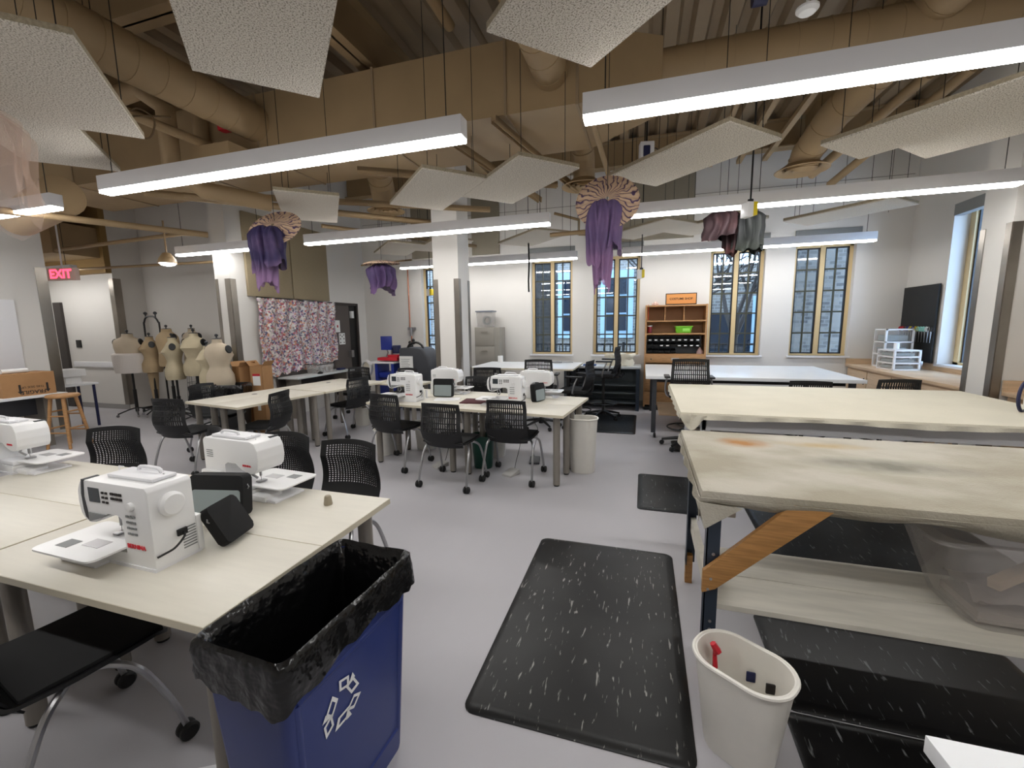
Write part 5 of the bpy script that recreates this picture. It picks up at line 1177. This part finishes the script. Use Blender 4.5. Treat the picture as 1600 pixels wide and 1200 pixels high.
for k, (cn_, cm) in enumerate(cs):
    cm = cm or bpy.data.materials['mint handle']
    t = thing('scissors', '%s handled scissors on the black pegboard, number %d counted from the left' % (cn_, k+1), 'scissors', (3.96, 8.44-k*.068, 1.43), 0, 'scissors hanging on the pegboard'); t.scale = (1.6, 1.9, 1.3)
    for s_ in (-1, 1):
        b = MB(); b.tube([(.0, s_*.016+.014*math.cos(2*PI*i/12), .02+.024*math.sin(2*PI*i/12)) for i in range(12)], .0065, 6, closed=True); b.build('handle', cm, t)
        b = MB(); b._add([(0, s_*.004, 0), (0, s_*.01, -.005), (.002, -s_*.001, -.13), (0, -s_*.004, -.05)], [(0, 1, 2, 3)]); b.build('blade', silver, t, solid=.002)
def plastic_drawers(label, x, y, w, d, n, hh, deg=0):
    t = thing('plastic_drawer_unit', label, 'drawer unit', (x, y, .87), math.radians(deg), 'white framed clear plastic drawer units')
    H = n*hh+.02
    b = MB()
    for sx in (-1, 1):
        for sy in (-1, 1): b.box(sx*(w/2-.012)-.012, sx*(w/2-.012)+.012, sy*(d/2-.012)-.012, sy*(d/2-.012)+.012, 0, H)
    for k in range(n+1): b.box(-w/2, w/2, -d/2, d/2, k*hh, k*hh+.02)
    b.build('drawer_frame', white_p, t, smooth=False)
    for k in range(n):
        b = MB(); b.box(-w/2-.01, w/2-.02, -d/2+.028, d/2-.028, k*hh+.022, (k+1)*hh-.006, bev=.01); b.build('clear_drawer', clear, t)
        b = MB(); b.box(-w/2+.02, w/2-.05, -d/2+.05, d/2-.05, k*hh+.022, k*hh+.022+hh*.5, bev=.02); b.build('contents', grey_case, t)
plastic_drawers('tall three drawer plastic unit at the back of the oak counter', 3.72, 8.1, .36, .34, 3, .19)
plastic_drawers('low wide three drawer plastic unit in front of the tall one', 3.62, 7.7, .34, .38, 3, .092, 6)
b = MB(); b.cyl(0, 0, 0, .09, .035); o = b.build('white_cup', white_p); o.location = (3.62, 7.78, 1.167); tag(o, 'small white cup on top of the low plastic drawer unit', 'cup')
b = MB(); b.box(-.02, .02, -.02, .02, 0, .12, bev=.005); o = b.build('spray_can', silver); o.location = (3.9, 7.72, .87); tag(o, 'thin silver can standing against the foot of the pegboard', 'can')
b = MB(); b.tube([(.12*math.cos(2*PI*i/30), 0, .12*math.sin(2*PI*i/30)) for i in range(30)], .012, 7, closed=True); o = b.build('embroidery_hoop', navy); o.location = (2.86, 4.3, 1.0); o.rotation_euler = (0, 0, .7); tag(o, 'dark blue hoop standing at the right end of the canvas table, outer ring', 'hoop')
b = MB(); b.tube([(.1*math.cos(2*PI*i/30), 0, .1*math.sin(2*PI*i/30)) for i in range(30)], .014, 7, closed=True); o = b.build('cable_ring', white_p); o.location = (2.86, 4.24, .99); o.rotation_euler = (0, 0, .7); tag(o, 'white ring leaning on the blue hoop at the right frame edge', 'ring')
# tote on felt table shelf
t = thing('clear_tote', 'large clear plastic tote with fabric on the lower shelf of the felt table', 'storage tote', (1.62, 2.2, .362), 0)
def RR2(a, c, z, i=0): return [(p[0], p[1], z) for p in rrect(a-2*i, c-2*i, .07-i, 6)]
b = MB(); b.loft([RR2(.62, .3, 0), RR2(.66, .32, .02), RR2(.9, .42, .36), RR2(1.0, .46, .37), RR2(1.0, .46, .385), RR2(.88, .4, .385), RR2(.64, .3, .03)]); b.build('tote_body', clear, t)
rr = []
b = MB()
def F(u, v): return (-.28+.56*u, -.12+.24*v, .05+.12*(.5+.5*noise.noise(Vector((u*4, v*4, 2)))))
b.grid(F, 24, 14); b.box(-.28, .28, -.12, .12, .012, .06); o = b.build('folded_fabric', mat('dusty fabric', srgb(160, 150, 142), .9)); o.location = t.location; tag(o, 'rumpled grey fabric lying inside the large clear tote', 'fabric')
b = MB(); b.box(-.3, .2, -.02, .02, .0, .04, Rz(.5) @ Ry(-.2)); o = b.build('wood_strip', wood_l, smooth=False); o.location = (1.62, 2.2, .6); tag(o, 'pale wood strip lying across the fabric in the clear tote', 'wood strip')

# ------------------------------------------------------------------ left desk, box, stool
t = thing('left_desk', 'white desk against the left wall holding the fragile carton', 'desk', (0, 0, 0))
b = MB(); b.box(-8.57, -7.9, 2.2, 3.95, .71, .74, bev=.003); b.build('desktop', white_lam, t)
for y in (2.4, 3.75): b = MB(); b.box(-8.5, -8.0, y-.03, y+.03, 0, .71); b.build('leg', grey_leg, t, smooth=False)
b = MB(); b.box(-8.2, -8.17, 2.4, 3.75, .45, .68); b.build('cable_tray', dark_grey, t, smooth=False)
t = thing('fragile_carton', 'brown carton printed FRAGILE upside down on the left desk', 'cardboard box', (-8.2, 3.62, .74), 0)
b = MB(); b.box(-.2, .2, -.28, .26, 0, .31, bev=.003); b.build('box_body', card, t)
lettering('FRAGILE', .07, ink, t, (.2015, .02, .05), (PI/2, PI, PI/2), bold=.001)
lettering('THIS SIDE UP', .04, ink, t, (.2015, .02, .12), (PI/2, PI, PI/2), name='small_lettering')
b = MB()
for y in (-.11, .17): b._add([(.2012, y-.012, .16), (.2012, y+.012, .16), (.2012, y+.012, .07), (.2012, y+.028, .07), (.2012, y, .03), (.2012, y-.028, .07), (.2012, y-.012, .07)], [(0, 1, 2, 3, 4, 5, 6)])
b.build('down_arrows', ink, t, smooth=False)
b = MB(); b.cyl(0, 0, -.13, .13, .03, M=Rx(PI/2)); o = b.build('paper_tube', paper); o.location = (-8.15, 3.55, 1.082); tag(o, 'white rolled tube lying on top of the fragile carton', 'roll')
t = thing('wooden_stool', 'round wooden stool in front of the left desk', 'stool', (-7.68, 3.78, 0), .3)
b = MB(); b.lathe([(.001, .7), (.16, .7), (.175, .715), (.175, .73), (.165, .742), (.001, .742)], n=32); b.build('seat', wood_o, t)
for k in range(4):
    a = PI/4+k*PI/2; c, s = math.cos(a), math.sin(a); b = MB(); b.tube([(c*.22, s*.22, 0), (c*.12, s*.12, .71)], [.018, .022], 10); b.build('leg', wood_o, t)
    for z in (.22+.06*(k % 2), .45+.06*(k % 2)):
        a2 = a+PI/2; q = .22-.1*z/.71; b = MB(); b.tube([(c*q, s*q, z), (math.cos(a2)*q, math.sin(a2)*q, z)], .011, 8); b.build('rung', wood_o, t)
b = MB(); b.box(XL+.002, XL+.02, 1.2, 3.86, 1.02, 2.06, bev=.004); tag(b.build('whiteboard', white_m), 'pale whiteboard on the left wall above the desk', 'whiteboard')
t = thing('hall_table', 'small white table end past the left wall at the hallway opening', 'table', (0, 0, 0))
b = MB(); b.box(-9.35, -8.85, 4.35, 4.85, .71, .74, bev=.003); b.build('tabletop', white_lam, t)
for x, y in ((-9.3, 4.4), (-8.9, 4.4), (-9.3, 4.8), (-8.9, 4.8)): b = MB(); b.cyl(x, y, 0, .71, .02); b.build('leg', navy, t)
b = MB(); b.box(-9.3, -8.95, 4.45, 4.75, .86, .98, bev=.006); b.box(-9.2, -9.0, 4.5, 4.7, .74, .86); tag(b.build('white_printer', white_p), 'white boxy device on the small table at the hallway opening', 'device')

# ------------------------------------------------------------------ hanging jellyfish like costumes
def draped(b, cx, cy, z0, r, ln, lobes, seed, ex=1.0, rag=.25, taper=1.0, n=110, k=26):
    rnd = random.Random(seed); ph = rnd.uniform(0, 6)
    def F(u, v):
        th = 2*PI*u; L2 = ln*(1-rag*(.5+.5*math.sin(th*2+ph))-.12*noise.noise(Vector((math.cos(th)*2, math.sin(th)*2, seed))))
        q = r*(.25+.75*min(1, v*5)**.6)*(1-(1-taper)*v)*(1+.16*math.sin(th*lobes+2*math.sin(v*3+ph))+.22*noise.noise(Vector((math.cos(th)*2.5, math.sin(th)*2.5, v*2.5+seed))))
        return (cx+q*ex*math.cos(th), cy+q*math.sin(th), z0-L2*v)
    b.grid(F, n, k)
def jelly(label, loc, disc_r, tilt, cloths, zc=0, disc_mat=fan_m, wire=True, ry=0, disc_ex=1):
    t = thing('hanging_costume', label, 'hanging costume', loc, 0, 'jellyfish like fabric pieces hanging from the ceiling')
    if disc_r:
        b = MB(); n = 96
        def F(u, v):
            th = 2*PI*u; q = disc_r*(.06+.94*v); return (q*math.cos(th)*disc_ex, q*math.sin(th), .05*(1-v*v)+.008*math.sin(th*24)*v)
        b.grid(F, n, 8)
        b.tube([(disc_r*disc_ex*math.cos(2*PI*i/48), disc_r*math.sin(2*PI*i/48), 0) for i in range(48)], .006, 6, closed=True)
        o = b.build('pleated_cap', disc_mat, t, solid=.002); o.rotation_euler = (tilt, ry, 0)
    for cx, cy, z, r, ln, lo, m_, ex, rag, tp in cloths:
        b = MB(); draped(b, 0, 0, 0, r, ln, lo, len(label)+int(cx*90), ex, rag, tp); o = b.build('draped_cloth', m_, t); o.location = (cx, cy, z)
    if wire:
        b = MB(); b.cyl(0, 0, .02, ZC-loc[2]+.03, .003, n=5); b.build('hanging_wire', black, t)
    return t
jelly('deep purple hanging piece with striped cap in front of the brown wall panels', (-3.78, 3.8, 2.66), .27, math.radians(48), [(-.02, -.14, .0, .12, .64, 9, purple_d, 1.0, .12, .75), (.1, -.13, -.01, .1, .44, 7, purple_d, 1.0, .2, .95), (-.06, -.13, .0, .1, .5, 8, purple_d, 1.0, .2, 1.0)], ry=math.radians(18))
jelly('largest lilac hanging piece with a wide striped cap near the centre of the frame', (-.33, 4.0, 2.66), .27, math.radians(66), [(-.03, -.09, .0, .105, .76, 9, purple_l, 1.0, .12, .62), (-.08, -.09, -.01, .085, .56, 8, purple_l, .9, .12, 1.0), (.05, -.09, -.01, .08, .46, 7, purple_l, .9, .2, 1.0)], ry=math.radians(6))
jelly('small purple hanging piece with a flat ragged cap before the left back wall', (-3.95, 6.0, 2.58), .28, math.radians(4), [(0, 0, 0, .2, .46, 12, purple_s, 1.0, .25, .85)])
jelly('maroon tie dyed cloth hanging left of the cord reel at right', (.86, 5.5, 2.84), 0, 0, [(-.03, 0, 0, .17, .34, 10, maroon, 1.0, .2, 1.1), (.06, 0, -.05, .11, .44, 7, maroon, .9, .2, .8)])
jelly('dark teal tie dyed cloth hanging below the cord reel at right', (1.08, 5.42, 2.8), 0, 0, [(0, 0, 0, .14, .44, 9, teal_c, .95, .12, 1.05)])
t = jelly('pale pink tulle piece hanging at the left edge of the frame', (-3.55, 1.62, 2.88), 0, 0, [(-.12, 0, 0, .2, .7, 9, tulle, 1.0, .3, .9), (-.05, 0, .0, .14, .45, 7, tulle, 1.0, .3, .9)])
b = MB(); b.tube([(0, 0, 0), (.01, 0, -.3), (-.005, 0, -.6), (.0, 0, -.78)], .014, 6); b.cyl(0, 0, 0, ZC-2.92+.03, .003, n=5); o = b.build('black_strap', black_fab); o.location = (-1.83, 7.0, 2.92); tag(o, 'narrow black strap hanging in front of the second window', 'strap')

# cord reels and small ceiling gear
def reel(label, x, y, z, deg):
    t = thing('cord_reel_box', label, 'power box', (x, y, z), math.radians(deg), 'white and yellow hanging power boxes')
    b = MB(); b.box(-.06, .0, -.05, .05, 0, .13, bev=.004); b.build('white_box', white_p, t)
    b = MB(); b.box(0, .04, -.05, .05, .012, .13, bev=.004); b.build('yellow_cover', yellow, t)
    b = MB(); b.cyl(0, 0, .13, .16, .025); b.cyl(0, 0, .16, ZC-z+.03, .008, n=8); b.build('black_cable', cable_m, t)
reel('white and yellow power box hanging before the tie dyed cloths', .915, 4.6, 2.56, 25)
reel('white and yellow power box hanging by the third window', -.05, 7.0, 2.28, 10)
reel('white and yellow power box hanging left of the white column', -3.95, 7.6, 2.18, 0)
t = thing('reel_housing', 'blue and white cord reel housing hanging under the deck at upper centre right', 'cord reel', (-.02, 5.6, 3.42), .2)
b = MB(); b.box(-.08, .08, -.06, .06, 0, .28, bev=.01); b.build('white_case', white_m, t); b = MB(); b.box(-.045, .03, -.072, -.06, .04, .23, bev=.01); b.build('blue_drum', navy, t)
b = MB(); b.tube(smooth_path([(.08, 0, .22), (.13, 0, .2), (.13, 0, .1), (.1, 0, .06)], 4), .006, 6); b.cyl(0, 0, .28, ZC-3.42+.03, .01); b.build('cable', black, t)
t = thing('reel_housing', 'dark blue cord reel housing at the top edge of the frame', 'cord reel', (.78, 4.0, 3.98), 0)
b = MB(); b.lathe([(.001, -.05), (.09, -.05), (.09, .05), (.001, .05)], M=T(0, 0, .09) @ Ry(PI/2)); b.build('drum', navy, t); b = MB(); b.box(-.06, .06, -.02, .02, .09, ZC-3.98+.03); b.build('bracket', white_m, t)
b = MB(); b.lathe([(.001, 0), (.05, 0), (.07, .02), (.07, .035), (.001, .04)]); b.cyl(0, 0, .04, ZC-3.7+.03, .01); o = b.build('smoke_detector', white_p); o.location = (1.02, 3.72, 3.7); tag(o, 'round white smoke detector near the top right', 'smoke detector')
